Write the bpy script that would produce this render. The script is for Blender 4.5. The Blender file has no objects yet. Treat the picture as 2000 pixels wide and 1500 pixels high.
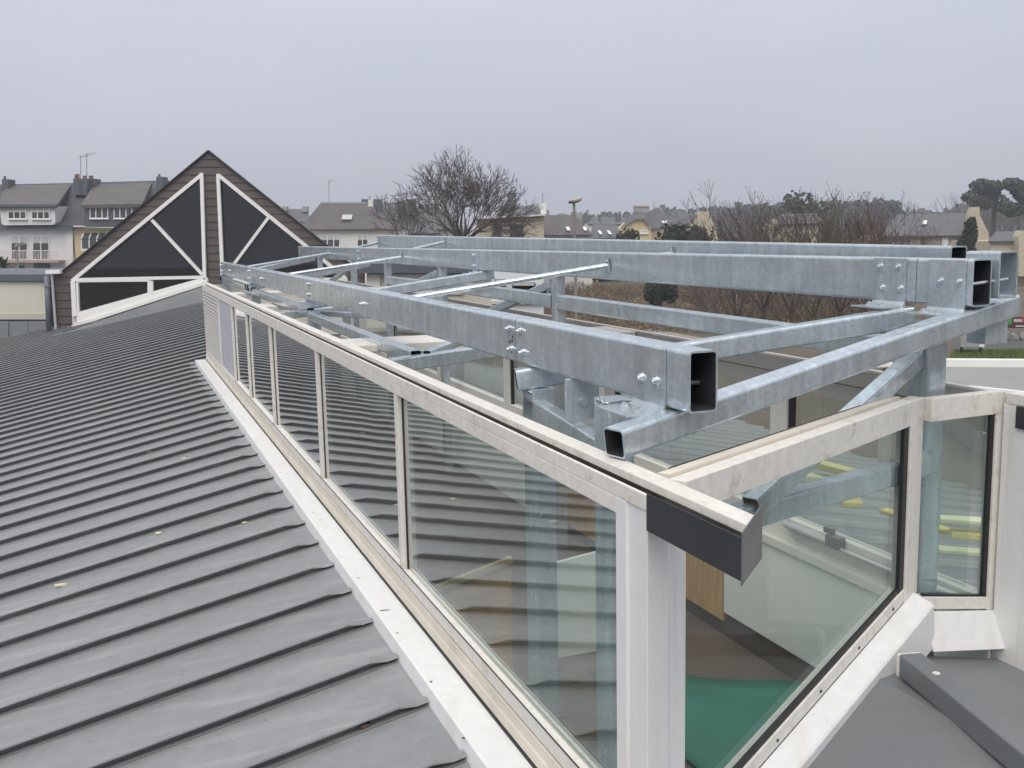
import bpy, math, random
from mathutils import Vector, Matrix
V = Vector
random.seed(7)
SC = bpy.context.scene
COL = SC.collection

# ------------------------------------------------------------------ camera
F = 2000.0                                   # focal length in photograph pixels (2000 px wide = 36 mm)
TH = math.atan((750 - 455) / F)              # looking slightly down
RO = math.atan(.02)                          # slight roll of the phone
ct, st_, cr, sr = math.cos(TH), math.sin(TH), math.cos(RO), math.sin(RO)
EX = V((cr, -sr * st_, -sr * ct)); EY = V((sr, cr * st_, cr * ct)); EF = V((0, ct, -st_))
cam = bpy.data.cameras.new('camera'); camo = bpy.data.objects.new('camera', cam); COL.objects.link(camo)
cam.sensor_width = 36; cam.lens = 36 * F / 2000; cam.clip_start = .05; cam.clip_end = 3000
m = Matrix.Identity(4)
for i in range(3):
    m[i][0] = EX[i]; m[i][1] = EY[i]; m[i][2] = -EF[i]
camo.matrix_world = m
SC.camera = camo

# ------------------------------------------------------------------ world, sun, exposure
W = bpy.data.worlds.new('World'); SC.world = W; W.use_nodes = True
nt = W.node_tree; nt.nodes.clear()
SUN_EL, SUN_AZ = math.radians(54), math.radians(194)     # soft light through cloud, from behind the camera
sky = nt.nodes.new('ShaderNodeTexSky'); sky.sky_type = 'NISHITA'; sky.sun_disc = False
sky.sun_elevation = SUN_EL; sky.sun_rotation = SUN_AZ; sky.dust_density = 4
sc_ = nt.nodes.new('ShaderNodeVectorMath'); sc_.operation = 'SCALE'; sc_.inputs['Scale'].default_value = .10
nt.links.new(sky.outputs[0], sc_.inputs[0])
tc = nt.nodes.new('ShaderNodeTexCoord'); nz = nt.nodes.new('ShaderNodeTexNoise'); nz.inputs['Scale'].default_value = 2.2; nz.inputs['Detail'].default_value = 4
mp = nt.nodes.new('ShaderNodeMapping'); mp.inputs['Scale'].default_value = (1, 1, 3.0)
nt.links.new(tc.outputs['Generated'], mp.inputs[0]); nt.links.new(mp.outputs[0], nz.inputs[0])
rp = nt.nodes.new('ShaderNodeValToRGB')
rp.color_ramp.elements[0].position = .3; rp.color_ramp.elements[0].color = (.305, .325, .386, 1)
rp.color_ramp.elements[1].position = .75; rp.color_ramp.elements[1].color = (.360, .380, .440, 1)
nt.links.new(nz.outputs[0], rp.inputs[0])
mx = nt.nodes.new('ShaderNodeMix'); mx.data_type = 'RGBA'; mx.inputs[0].default_value = .96
nt.links.new(sc_.outputs[0], mx.inputs[6]); nt.links.new(rp.outputs[0], mx.inputs[7])
bg = nt.nodes.new('ShaderNodeBackground'); bg.inputs[1].default_value = 1.0
# overcast sky: evenly brighter towards the zenith
sx = nt.nodes.new('ShaderNodeSeparateXYZ'); nt.links.new(tc.outputs['Generated'], sx.inputs[0])
mz = nt.nodes.new('ShaderNodeMath'); mz.operation = 'MAXIMUM'; mz.inputs[1].default_value = 0; nt.links.new(sx.outputs[2], mz.inputs[0])
mg = nt.nodes.new('ShaderNodeMath'); mg.operation = 'MULTIPLY_ADD'; mg.inputs[1].default_value = .95; mg.inputs[2].default_value = .93; nt.links.new(mz.outputs[0], mg.inputs[0])
nt.links.new(mg.outputs[0], bg.inputs[1])
mt = nt.nodes.new('ShaderNodeMix'); mt.data_type = 'RGBA'; nt.links.new(mz.outputs[0], mt.inputs[0]); nt.links.new(mx.outputs[2], mt.inputs[6]); mt.inputs[7].default_value = (.375, .377, .380, 1)
nt.links.new(mt.outputs[2], bg.inputs[0])
wo = nt.nodes.new('ShaderNodeOutputWorld'); nt.links.new(bg.outputs[0], wo.inputs[0])
sd = bpy.data.lights.new('sun', 'SUN'); sd.energy = 1.3; sd.angle = math.radians(45); sd.color = (1, .94, .86)
so = bpy.data.objects.new('sun', sd); COL.objects.link(so)
dirv = V((math.sin(SUN_AZ) * math.cos(SUN_EL), math.cos(SUN_AZ) * math.cos(SUN_EL), math.sin(SUN_EL)))
so.rotation_euler = dirv.to_track_quat('Z', 'Y').to_euler(); so.location = (0, -20, 40)
SC.view_settings.view_transform = 'Standard'; SC.view_settings.look = 'None'
SC.view_settings.exposure = .74; SC.view_settings.gamma = 1
SC.render.engine = 'CYCLES'
SC.cycles.use_denoising = True
SC.cycles.max_bounces = 8; SC.cycles.transparent_max_bounces = 24; SC.cycles.diffuse_bounces = 3
SC.cycles.sample_clamp_indirect = 6

# ------------------------------------------------------------------ measuring helpers
GZ = -4.8                                    # ground level (eye level is z = 0)
def ray(u, v):
    return EX * ((u - 1000) / F) + EY * ((750 - v) / F) + EF
def pt(u, v, y):
    r = ray(u, v); return r * (y / r.y)
def ptz(u, v, z):
    r = ray(u, v); return r * (z / r.z)
SD = V((-.385, 1, 0)).normalized(); SN = V((SD.y, -SD.x, 0))
B1 = ptz(1346, 687, -.363); B1.z = 0
def L(s, t, z):                              # roof-light frame: s along it, t across it, z up
    p = B1 + SD * s + SN * t; return V((p.x, p.y, z))
UP = V((0, 0, 1))

# ------------------------------------------------------------------ mesh helpers
class MB:
    def __init__(self): self.v = []; self.f = []; self.smooth = False
    def add(self, vs, fs):
        o = len(self.v); self.v += [V(x) for x in vs]; self.f += [[i + o for i in f] for f in fs]; return self
    def hexa(self, a):                       # 4 bottom, 4 top (ccw)
        return self.add(a, [(3, 2, 1, 0), (4, 5, 6, 7), (0, 1, 5, 4), (1, 2, 6, 5), (2, 3, 7, 6), (3, 0, 4, 7)])
    def box(self, x0, x1, y0, y1, z0, z1):
        return self.hexa([(x0, y0, z0), (x1, y0, z0), (x1, y1, z0), (x0, y1, z0), (x0, y0, z1), (x1, y0, z1), (x1, y1, z1), (x0, y1, z1)])
    def lbox(self, s0, s1, t0, t1, z0, z1):
        q = [(s0, t0), (s0, t1), (s1, t1), (s1, t0)]
        return self.hexa([L(s, t, z0) for s, t in q] + [L(s, t, z1) for s, t in q])
    def prism(self, pts, off):
        off = V(off); n = len(pts); a = [V(p) for p in pts]; b = [p + off for p in a]
        nn = V((0, 0, 0))
        for i in range(n): nn += (a[i] - a[0]).cross(a[(i + 1) % n] - a[0])
        if nn.dot(off) > 0: a.reverse(); b.reverse()
        return self.add(a + b, [list(range(n)), list(range(2 * n - 1, n - 1, -1))] + [(i, i + n, (i + 1) % n + n, (i + 1) % n) for i in range(n)])
    def bar(self, p0, p1, w, h, up=UP):      # solid bar, w across, h along up
        p0, p1 = V(p0), V(p1); ax = (p1 - p0).normalized(); r = ax.cross(up).normalized(); u = r.cross(ax)
        q = [(-w / 2, -h / 2), (w / 2, -h / 2), (w / 2, h / 2), (-w / 2, h / 2)]
        A = [p0 + r * x + u * y for x, y in q]; B = [p1 + r * x + u * y for x, y in q]
        return self.add(A + B, [(0, 1, 2, 3), (7, 6, 5, 4)] + [(i, i + 4, (i + 1) % 4 + 4, (i + 1) % 4) for i in range(4)])
    def tube(self, p0, p1, r0, r1=None, n=10, caps=True):
        p0, p1 = V(p0), V(p1); r1 = r0 if r1 is None else r1
        ax = (p1 - p0).normalized(); a = ax.orthogonal().normalized(); b = ax.cross(a)
        A = [p0 + (a * math.cos(2 * math.pi * i / n) + b * math.sin(2 * math.pi * i / n)) * r0 for i in range(n)]
        B = [p1 + (a * math.cos(2 * math.pi * i / n) + b * math.sin(2 * math.pi * i / n)) * r1 for i in range(n)]
        fs = [(i, (i + 1) % n, (i + 1) % n + n, i + n) for i in range(n)]
        if caps: fs += [list(range(n - 1, -1, -1)), list(range(n, 2 * n))]
        return self.add(A + B, fs)
    def hollow(self, p0, p1, w, h, wall=.006, rad=.012, up=UP):   # rolled hollow section with open ends
        p0, p1 = V(p0), V(p1); ax = (p1 - p0).normalized(); r = ax.cross(up).normalized(); u = r.cross(ax)
        def prof(w, h, rad):
            o = []
            for cx, cy, a0 in ((w / 2 - rad, h / 2 - rad, 0), (-w / 2 + rad, h / 2 - rad, 90), (-w / 2 + rad, -h / 2 + rad, 180), (w / 2 - rad, -h / 2 + rad, 270)):
                for k in range(4):
                    a = math.radians(a0 + 30 * k); o.append((cx + rad * math.cos(a), cy + rad * math.sin(a)))
            return o
        po, pi = prof(w, h, rad), prof(w - 2 * wall, h - 2 * wall, max(.002, rad - wall * .5)); n = len(po)
        R = [[p + r * x + u * y for x, y in q] for p, q in ((p0, po), (p1, po), (p0, pi), (p1, pi))]
        vs = R[0] + R[1] + R[2] + R[3]; fs = []
        for i in range(n):
            j = (i + 1) % n
            fs += [(i, j, j + n, i + n), (j + 2 * n, i + 2 * n, i + 3 * n, j + 3 * n), (j, i, i + 2 * n, j + 2 * n), (i + n, j + n, j + 3 * n, i + 3 * n)]
        return self.add(vs, fs)
    def bolt(self, p, ax, r=.011, stub=.0):
        p = V(p); ax = V(ax).normalized()
        self.tube(p, p + ax * .003, r * 1.45, n=12); self.tube(p + ax * .003, p + ax * .012, r, n=6)
        if stub: self.tube(p + ax * .012, p + ax * (.012 + stub), r * .55, n=8)
        return self

def tag(o, label=None, cat=None, group=None, kind=None):
    if label: o['label'] = label
    if cat: o['category'] = cat
    if group: o['group'] = group
    if kind: o['kind'] = kind
    return o
def thing(name, label, cat, loc, group=None):
    o = bpy.data.objects.new(name, None); COL.objects.link(o); o.location = V(loc); o.empty_display_size = .2
    return tag(o, label, cat, group)
def root_loc(o):
    p = V((0, 0, 0))
    while o is not None: p += o.location; o = o.parent
    return p
def put(name, mb, mat, parent=None, origin=None, smooth=False, bevel=0, label=None, bore=None):
    """link a builder (world coordinates) as ONE mesh object"""
    if parent is not None: o3 = root_loc(parent)
    elif origin is not None: o3 = V(origin)
    else:
        xs = [p.x for p in mb.v]; ys = [p.y for p in mb.v]; zs = [p.z for p in mb.v]
        o3 = V(((min(xs) + max(xs)) / 2, (min(ys) + max(ys)) / 2, min(zs)))
    me = bpy.data.meshes.new(name); me.from_pydata([tuple(p - o3) for p in mb.v], [], mb.f)
    if smooth: me.polygons.foreach_set('use_smooth', [True] * len(me.polygons))
    me.materials.append(mat)
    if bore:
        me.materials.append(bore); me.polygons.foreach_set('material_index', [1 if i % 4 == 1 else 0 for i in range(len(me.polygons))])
    me.update()
    o = bpy.data.objects.new(name, me); COL.objects.link(o)
    if parent is None: o.location = o3
    else: o.parent = parent
    if bevel:
        b = o.modifiers.new('bevel', 'BEVEL'); b.width = bevel; b.segments = 2; b.limit_method = 'ANGLE'; b.angle_limit = math.radians(40)
    if label: o['label'] = label
    return o
def clone(src, parent, loc):
    c = src.copy(); COL.objects.link(c); c.parent = parent; c.location = V(loc); return c

# ------------------------------------------------------------------ materials
def new_mat(name):
    M = bpy.data.materials.new(name); M.use_nodes = True; N = M.node_tree; N.nodes.clear()
    out = N.nodes.new('ShaderNodeOutputMaterial'); return M, N, out
def noise(N, scale, detail=4, stretch=None, rough=.55):
    g = N.nodes.new('ShaderNodeNewGeometry'); k = N.nodes.new('ShaderNodeTexNoise')
    k.inputs['Scale'].default_value = scale; k.inputs['Detail'].default_value = detail; k.inputs['Roughness'].default_value = rough
    if stretch:
        mm = N.nodes.new('ShaderNodeMapping'); mm.inputs['Scale'].default_value = stretch
        if len(stretch) == 3: mm.inputs['Rotation'].default_value = (0, 0, -math.atan2(.385, 1))
        N.links.new(g.outputs['Position'], mm.inputs[0]); N.links.new(mm.outputs[0], k.inputs[0])
    else: N.links.new(g.outputs['Position'], k.inputs[0])
    return k.outputs[0]
def ramp(N, fac, stops):
    r = N.nodes.new('ShaderNodeValToRGB'); e = r.color_ramp.elements
    while len(e) < len(stops): e.new(.5)
    for i, (p, c) in enumerate(stops):
        e[i].position = p; e[i].color = (*c, 1) if len(c) == 3 else c
    N.links.new(fac, r.inputs[0]); return r.outputs[0]
def mixc(N, fac, a, b, mode='MIX'):
    k = N.nodes.new('ShaderNodeMix'); k.data_type = 'RGBA'; k.blend_type = mode
    for i, x in ((0, fac), (6, a), (7, b)):
        if hasattr(x, 'is_linked') or hasattr(x, 'links'): N.links.new(x, k.inputs[i])
        else: k.inputs[i].default_value = x if i == 0 else (*x, 1)
    return k.outputs[2]
def dim(c, f): return tuple(x * f for x in c)
def pmat(name, col, rough=.6, metal=0, var=.12, scale=3, dirt=None, dirt_scale=6, dirt_amt=(.55, .75), bump=0, bump_scale=60, stretch=None, spec=.5, fine=0, specks=None, streaks=None):
    M, N, out = new_mat(name); b = N.nodes.new('ShaderNodeBsdfPrincipled')
    c = ramp(N, noise(N, scale, 5, stretch), [(.25, dim(col, 1 - var)), (.75, dim(col, 1 + var))])
    if fine:
        c = mixc(N, 1.0, c, ramp(N, noise(N, scale * 14, 3), [(.3, (1 - fine,) * 3), (.7, (1,) * 3)]), 'MULTIPLY')
    if dirt:
        f = ramp(N, noise(N, dirt_scale, 8, None, .7), [(dirt_amt[0], (0, 0, 0)), (dirt_amt[1], (1, 1, 1))])
        c = mixc(N, f, c, dirt)
    if specks:
        c = mixc(N, ramp(N, noise(N, specks[0], 2), [(specks[1], (0, 0, 0)), (specks[1] + .03, (1, 1, 1))]), c, specks[2])
    if streaks:
        c = mixc(N, ramp(N, noise(N, streaks[0], 4, streaks[1]), [(.52, (0, 0, 0)), (.72, (streaks[3],) * 3)]), c, streaks[2])
    N.links.new(c, b.inputs['Base Color']); b.inputs['Roughness'].default_value = rough; b.inputs['Metallic'].default_value = metal
    b.inputs['Specular IOR Level'].default_value = spec
    if bump:
        bp = N.nodes.new('ShaderNodeBump'); bp.inputs['Strength'].default_value = bump; bp.inputs['Distance'].default_value = .01
        N.links.new(noise(N, bump_scale, 3), bp.inputs['Height']); N.links.new(bp.outputs[0], b.inputs['Normal'])
    N.links.new(b.outputs[0], out.inputs[0]); return M
def glass_mat(name, tint, refl=1.0, wave=.0):
    M, N, out = new_mat(name)
    tr = N.nodes.new('ShaderNodeBsdfTransparent'); tr.inputs[0].default_value = (*tint, 1)
    gl = N.nodes.new('ShaderNodeBsdfGlossy'); gl.inputs['Roughness'].default_value = .015; gl.inputs[0].default_value = (1, 1, 1, 1)
    lw = N.nodes.new('ShaderNodeLayerWeight'); lw.inputs[0].default_value = .5
    pw = N.nodes.new('ShaderNodeMath'); pw.operation = 'POWER'; pw.inputs[1].default_value = 5; N.links.new(lw.outputs['Facing'], pw.inputs[0])
    ma = N.nodes.new('ShaderNodeMath'); ma.operation = 'MULTIPLY_ADD'; ma.inputs[1].default_value = .96 * refl; ma.inputs[2].default_value = .04 * refl; ma.use_clamp = True
    N.links.new(pw.outputs[0], ma.inputs[0])
    mxs = N.nodes.new('ShaderNodeMixShader'); N.links.new(ma.outputs[0], mxs.inputs[0]); N.links.new(tr.outputs[0], mxs.inputs[1]); N.links.new(gl.outputs[0], mxs.inputs[2])
    if wave:
        bp = N.nodes.new('ShaderNodeBump'); bp.inputs['Strength'].default_value = wave; bp.inputs['Distance'].default_value = .02
        N.links.new(noise(N, 1.3, 1), bp.inputs['Height']); N.links.new(bp.outputs[0], gl.inputs['Normal'])
    N.links.new(mxs.outputs[0], out.inputs[0]); return M
def galv_mat(name, base, var, metal=.75, rough=.42, streak=.5):
    M, N, out = new_mat(name); b = N.nodes.new('ShaderNodeBsdfPrincipled')
    a = noise(N, 9, 6, None, .65); s2 = noise(N, 30, 4, (1.0, .35, .10)); sp = noise(N, 2.2, 3)
    c = ramp(N, a, [(.30, dim(base, 1 - var)), (.5, base), (.72, dim(base, 1 + var * .8))])
    c = mixc(N, streak, c, ramp(N, s2, [(.33, dim(base, .60)), (.52, base), (.68, dim(base, 1.55))]))
    c = mixc(N, .35, c, ramp(N, sp, [(.3, dim(base, .75)), (.7, dim(base, 1.2))]))
    vo = N.nodes.new('ShaderNodeTexVoronoi'); vo.inputs['Scale'].default_value = 85; g = N.nodes.new('ShaderNodeNewGeometry'); N.links.new(g.outputs['Position'], vo.inputs['Vector'])
    c = mixc(N, .24, c, ramp(N, vo.outputs['Color'], [(.2, dim(base, .7)), (.8, dim(base, 1.3))]))
    N.links.new(c, b.inputs['Base Color']); b.inputs['Metallic'].default_value = metal
    N.links.new(ramp(N, noise(N, 14, 5), [(.3, (rough - .1,) * 3), (.7, (rough + .14,) * 3)]), b.inputs['Roughness'])
    bp = N.nodes.new('ShaderNodeBump'); bp.inputs['Strength'].default_value = .05; bp.inputs['Distance'].default_value = .004
    N.links.new(s2, bp.inputs['Height']); N.links.new(bp.outputs[0], b.inputs['Normal'])
    N.links.new(b.outputs[0], out.inputs[0]); return M
def slate_mat(name, col, sx=3.2, moss=None):
    M, N, out = new_mat(name); b = N.nodes.new('ShaderNodeBsdfPrincipled')
    g = N.nodes.new('ShaderNodeNewGeometry'); bt = N.nodes.new('ShaderNodeTexBrick')
    mm = N.nodes.new('ShaderNodeMapping'); mm.inputs['Rotation'].default_value = (math.radians(90), 0, 0)
    N.links.new(g.outputs['Position'], mm.inputs[0]); N.links.new(mm.outputs[0], bt.inputs[0])
    bt.inputs['Scale'].default_value = sx; bt.inputs['Mortar Size'].default_value = .025
    bt.inputs['Color1'].default_value = (*dim(col, .8), 1); bt.inputs['Color2'].default_value = (*dim(col, 1.2), 1); bt.inputs['Mortar'].default_value = (*dim(col, .5), 1)
    c = mixc(N, .45, bt.outputs['Color'], ramp(N, noise(N, .7, 6, None, .65), [(.3, dim(col, .7)), (.7, dim(col, 1.4))]))
    if moss: c = mixc(N, ramp(N, noise(N, .9, 6, None, .7), [(.5, (0, 0, 0)), (.75, (.8, .8, .8))]), c, moss)
    N.links.new(c, b.inputs['Base Color']); b.inputs['Roughness'].default_value = .7; N.links.new(b.outputs[0], out.inputs[0]); return M

GALV = galv_mat('galvanised_steel', (.53, .60, .65), .44, .55, .17, .60)
GALV2 = galv_mat('galvanised_steel_dull', (.49, .55, .585), .32, .55, .17, .46)
BORE = pmat('shade_tube_bore', (.045, .048, .055), .6, .3, .2, 8)  # shade inside the tubes, put into a near-black colour on their inner faces
ZINCB = pmat('zinc_bolt', (.66, .70, .74), .28, .9, .1, 20)
ROOFM = pmat('roof_sheet_grey', (.228, .236, .246), .40, .0, .10, .9, dirt=(.25, .25, .25), dirt_scale=18, dirt_amt=(.66, .82), bump=.05, bump_scale=40, spec=.6, fine=.12, specks=(38, .735, (.05, .05, .05)), streaks=(5, (.25, 2.2, 1.0), (.33, .33, .33), .6))
ROOFD = pmat('roof_flashing_grey', (.165, .172, .182), .45, 0, .08, 1.2, spec=.5, fine=.06)
CREAM = pmat('cream_lacquer_weathered', (.74, .715, .665), .46, 0, .05, 2, dirt=(.40, .31, .21), dirt_scale=11, dirt_amt=(.56, .76), fine=.12, streaks=(26, (1.0, 1.0, .05), (.52, .45, .36), .22))
CREAM2 = pmat('cream_lacquer', (.68, .66, .61), .5, 0, .05, 2, fine=.06)
SILLW = pmat('white_sill_sheet', (.71, .715, .715), .40, 0, .05, 1.2, dirt=(.47, .42, .34), dirt_scale=14, dirt_amt=(.64, .82), fine=.07, specks=(90, .74, (.22, .18, .14)), streaks=(4, (2.5, .3, 1.0), (.60, .57, .50), .5))
POSTW = pmat('white_post_sheet', (.74, .74, .735), .42, 0, .03, 1.5, fine=.04, streaks=(22, (1.0, 1.0, .04), (.58, .53, .45), .45))
TRACK = pmat('beige_track', (.64, .59, .50), .55, 0, .12, 4, dirt=(.34, .27, .19), dirt_scale=7, dirt_amt=(.58, .80))
DEBRIS = pmat('rotten_leaf_debris', (.16, .12, .085), .9, 0, .5, 40, bump=.6, bump_scale=80)
GASK = pmat('black_gasket_and_shade', (.012, .012, .013), .5, 0, .1, 5)
FASC = pmat('anthracite_fascia', (.030, .032, .036), .42, 0, .1, 3, dirt=(.25, .24, .22), dirt_scale=30, dirt_amt=(.74, .80))
CAPM = pmat('grey_end_cap', (.17, .17, .175), .38, .5, .25, 10)
GLASS = glass_mat('clear_glazing', (.885, .94, .92), 1.9, .05)
GLASSF = glass_mat('clear_glazing_front', (.92, .955, .94), .8, .03)
GLASSC = glass_mat('clear_glazing_far', (.90, .94, .925), 1.1)
DARKG = pmat('dark_glazing', (.006, .007, .010), .02, 0, .1, 2, spec=.85, bump=.10, bump_scale=.5)
CLAP = pmat('brown_clapboard', (.082, .066, .062), .6, 0, .07, 2, fine=.05)
WFRAME = pmat('white_window_frame', (.76, .76, .73), .4, 0, .03, 2)
LOUV = pmat('louvre_aluminium', (.50, .48, .45), .45, .2, .1, 6)
PANELG = pmat('pale_grey_panel_peeling', (.50, .51, .56), .4, .1, .1, 3, dirt=(.75, .75, .74), dirt_scale=4, dirt_amt=(.6, .66))
TAUPE = pmat('taupe_sheet', (.47, .44, .40), .5, 0, .06, 2, fine=.05)
INWALL = pmat('interior_white_board', (.74, .75, .70), .55, 0, .05, 1.5, fine=.03)
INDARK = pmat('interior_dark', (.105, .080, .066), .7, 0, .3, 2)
WOOD = pmat('plywood', (.50, .31, .15), .55, 0, .25, 4, stretch=(1, 8, 1), fine=.15)
WOODL = pmat('pale_timber', (.55, .42, .27), .6, 0, .15, 6)
TARP = pmat('green_tarpaulin', (.010, .165, .115), .38, 0, .15, 3, bump=.3, bump_scale=6)
INSUL = pmat('yellow_insulation', (.66, .57, .24), .9, 0, .15, 14, bump=.5, bump_scale=50)
INSULP = pmat('pale_insulation', (.70, .70, .50), .9, 0, .12, 14, bump=.5, bump_scale=50)
ALU = pmat('actuator_aluminium', (.62, .62, .60), .35, .6, .08, 8)
FRED = pmat('dark_red_plank', (.16, .06, .045), .6, 0, .3, 5)

# =================================================================== THE METAL ROOF
SLP = .205                                   # roof slope across t
def RZ(t): return -1.97 + SLP * (t + .47)
roof = thing('metal_roof', 'grey ribbed metal roof sloping down beside the glazed roof lantern', 'roof', L(6, -4, GZ))
def FS(t): return -.133 + .506 * t           # line of the lantern's front wall, outer face
PITCH = .4975; S0 = .798 - .4975 * 13
def panel_mesh(t_in, t_out, taper):
    mb = MB()
    prof = [(.000, 0), (.048, .001), (.046, .033), (.000, .038), (.002, .045), (.056, .046), (.072, .012), (.086, 0), (.20, .0015), (.34, 0), (PITCH - .004, 0)]
    ts = [t_out, -6, -4, -2.5, -1.4, -.75] if taper else [t_out, -6, -3, -1]
    rows = []
    for t in ts + ([t_in - .13, t_in - .05, t_in] if taper else [t_in]):
        k = 1.0
        if taper and t > t_in - .06: k = .45
        row = []
        for a, h in prof:
            aa = a + 0
            row.append(L(aa, t, RZ(t) + h * k))
        rows.append(row)
    n = len(prof); vs = [p for r in rows for p in r]
    fs = [(i * n + j, (i + 1) * n + j, (i + 1) * n + j + 1, i * n + j + 1) for i in range(len(rows) - 1) for j in range(n - 1)]
    return mb.add(vs, fs)
p_near = p_far = None
for k in range(86):
    s = S0 + k * PITCH
    far = s > 14.3
    off = SD * s
    if not far:
        if p_near is None:
            p_near = put('roof_panel', panel_mesh(-.480, -12, True), ROOFM, roof); p_near.location = off
        else: clone(p_near, roof, off)
    else:
        if p_far is None:
            p_far = put('roof_panel', panel_mesh(1.35, -12, False), ROOFM, roof); p_far.location = off
        else: clone(p_far, roof, off)
# flat sheet in front of the lantern, up to the ridge, and the other slope
def RF(t): return -1.90 + SLP * t if t < 1.0 else -1.695 - SLP * (t - 1.0)
mb = MB(); q = [(-6, -.56), (-6, 1.0), (.9, 1.0), (-.06, -.56)]
mb.prism([L(s, t, RF(t) + .0) for s, t in [(-6, -.9), (-6, 1.0), (FS(1.0) - .03, 1.0), (FS(-.9) - .03, -.9)]], (0, 0, -.03))
put('front_flashing_sheet', mb, ROOFD, roof)
mb = MB(); mb.prism([L(s, t, RF(t)) for s, t in [(-6, 1.0), (-6, 7.5), (16, 7.5), (16, 2.02), (.54, 2.02), (.54, 1.40), (FS(1.0) - .03, 1.0)]], (0, 0, -.03))
put('far_slope_sheet', mb, ROOFD, roof)
mb = MB()
for k in range(30):
    s = .2 + k * PITCH
    mb.add([L(s + a, t, RF(t) + h) for t in (2.04, 7.4) for a, h in ((0, .001), (.015, .04), (.04, .04), (.055, .001))], [(0, 1, 5, 4), (1, 2, 6, 5), (2, 3, 7, 6)])
RIBL = pmat('roof_sheet_pale', (.30, .31, .31), .45, 0, .08, 1.5)
o = put('far_slope_ribs', mb, RIBL, roof); o['kind'] = 'stuff'
# ridge cap running towards the camera side
mb = MB()
a, b = L(.26, 1.13, -1.655), L(-3.2, .25, -1.655)
mb.bar(a, b, .088, .09); put('ridge_cap', mb, ROOFD, roof, bevel=.006)
mb = MB(); mb.bar(L(.275, 1.134, -1.660), L(.26, 1.13, -1.660), .096, .094); put('sealant_bead', mb, CREAM2, roof, bevel=.02)
mb = MB(); mb.tube(L(.08, 1.085, -1.611), L(.08, 1.085, -1.608), .014, n=9); put('sealant_spot', mb, CREAM2, roof)
# apron at the foot of the brown gable
GY = 29.8
mb = MB(); A = pt(140, 642, GY); B = pt(412, 552, GY)
def onroof(u, v):
    p0 = L(0, -.47, -1.97); nn = SD.cross(SN + UP * SLP); r = ray(u, v); return r * (p0.dot(nn) / r.dot(nn)) + UP * .05
mb.prism([A, B, onroof(415, 588), onroof(300, 615), onroof(100, 660)], (0, 0, -.04))
put('gable_apron', mb, ROOFD, roof)

# debris on the roof: each a thing of its own
CHIP = pmat('pale_insulation_chip', (.62, .58, .42), .9, 0, .2, 60)
DROP = pmat('bird_dropping', (.55, .55, .53), .8, 0, .2, 40)
def chip(u, v, l, w, h, rz, label, name='foam_chip', mat=CHIP):
    p0 = L(0, -.47, -1.97); nn = SD.cross(SN + UP * SLP); r = ray(u, v); p = r * (p0.dot(nn) / r.dot(nn)) + UP * .004
    mb = MB(); a = V((math.cos(rz), math.sin(rz), 0)); b = V((-a.y, a.x, 0))
    pts = [p + a * l * x + b * w * y for x, y in ((-.5, -.45), (.1, -.5), (.5, -.35), (.48, .4), (-.1, .5), (-.52, .42))]
    mb.prism(pts, (0, 0, h)); o = put(name, mb, mat, bevel=.002); tag(o, label, 'debris', 'crumbs lying on the metal roof'); return o
chip(119, 1146, .075, .022, .016, .3, 'yellowish foam chip lying alone on the near roof panels')
chip(310, 1044, .045, .02, .014, .2, 'pale foam chip midway up the grey roof')
chip(291, 884, .05, .025, .016, .1, 'white foam chip beside a dark crumb high on the roof')
chip(272, 888, .06, .018, .010, .3, 'dark crumb beside a white foam chip on the roof', 'roof_crumb', DEBRIS)
chip(359, 898, .045, .025, .014, .8, 'small white chip nearer the sill than its neighbour chip')
chip(478, 1023, .035, .02, .01, .4, 'tiny white chip lying close to the white sill')
chip(713, 1420, .05, .03, .012, .5, 'crumbly moss tuft on the nearest roof panels', 'moss_tuft', DEBRIS)
chip(176, 1200, .09, .018, .001, .7, 'pale curved bird dropping smear on the near roof panels', 'bird_dropping', DROP)
chip(146, 1262, .05, .012, .0015, .4, 'dark streak of dirt below the pale smear', 'dirt_streak', DEBRIS)

# =================================================================== THE ROOF LANTERN (glazed)
def smear(u, v, l, w, rz, par):
    p = ptz(u, v, -1.8995); c_, s_ = math.cos(rz), math.sin(rz); rr_ = random.Random(int(u)); mb = MB()
    mb.prism([p + V((c_ * l * x - s_ * w * y, s_ * l * x + c_ * w * y, -.0045)) for x, y in ((-.5, -.3), (-.1, -.5), (.4, -.35), (.52, .1), (.1, .5), (-.45, .35))], (0, 0, .0035)); put('dirt_mark', mb, DEBRIS, par)
lan = thing('roof_lantern', 'long cream framed roof lantern with glass sides and an open top', 'roof lantern', L(6, .8, -1.8))
TO = -.30                                    # outer face of the left wall
MUL = [14.2, 11.81, 10.12, 8.67, 6.9, 4.58, 2.375, -.10]
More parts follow.
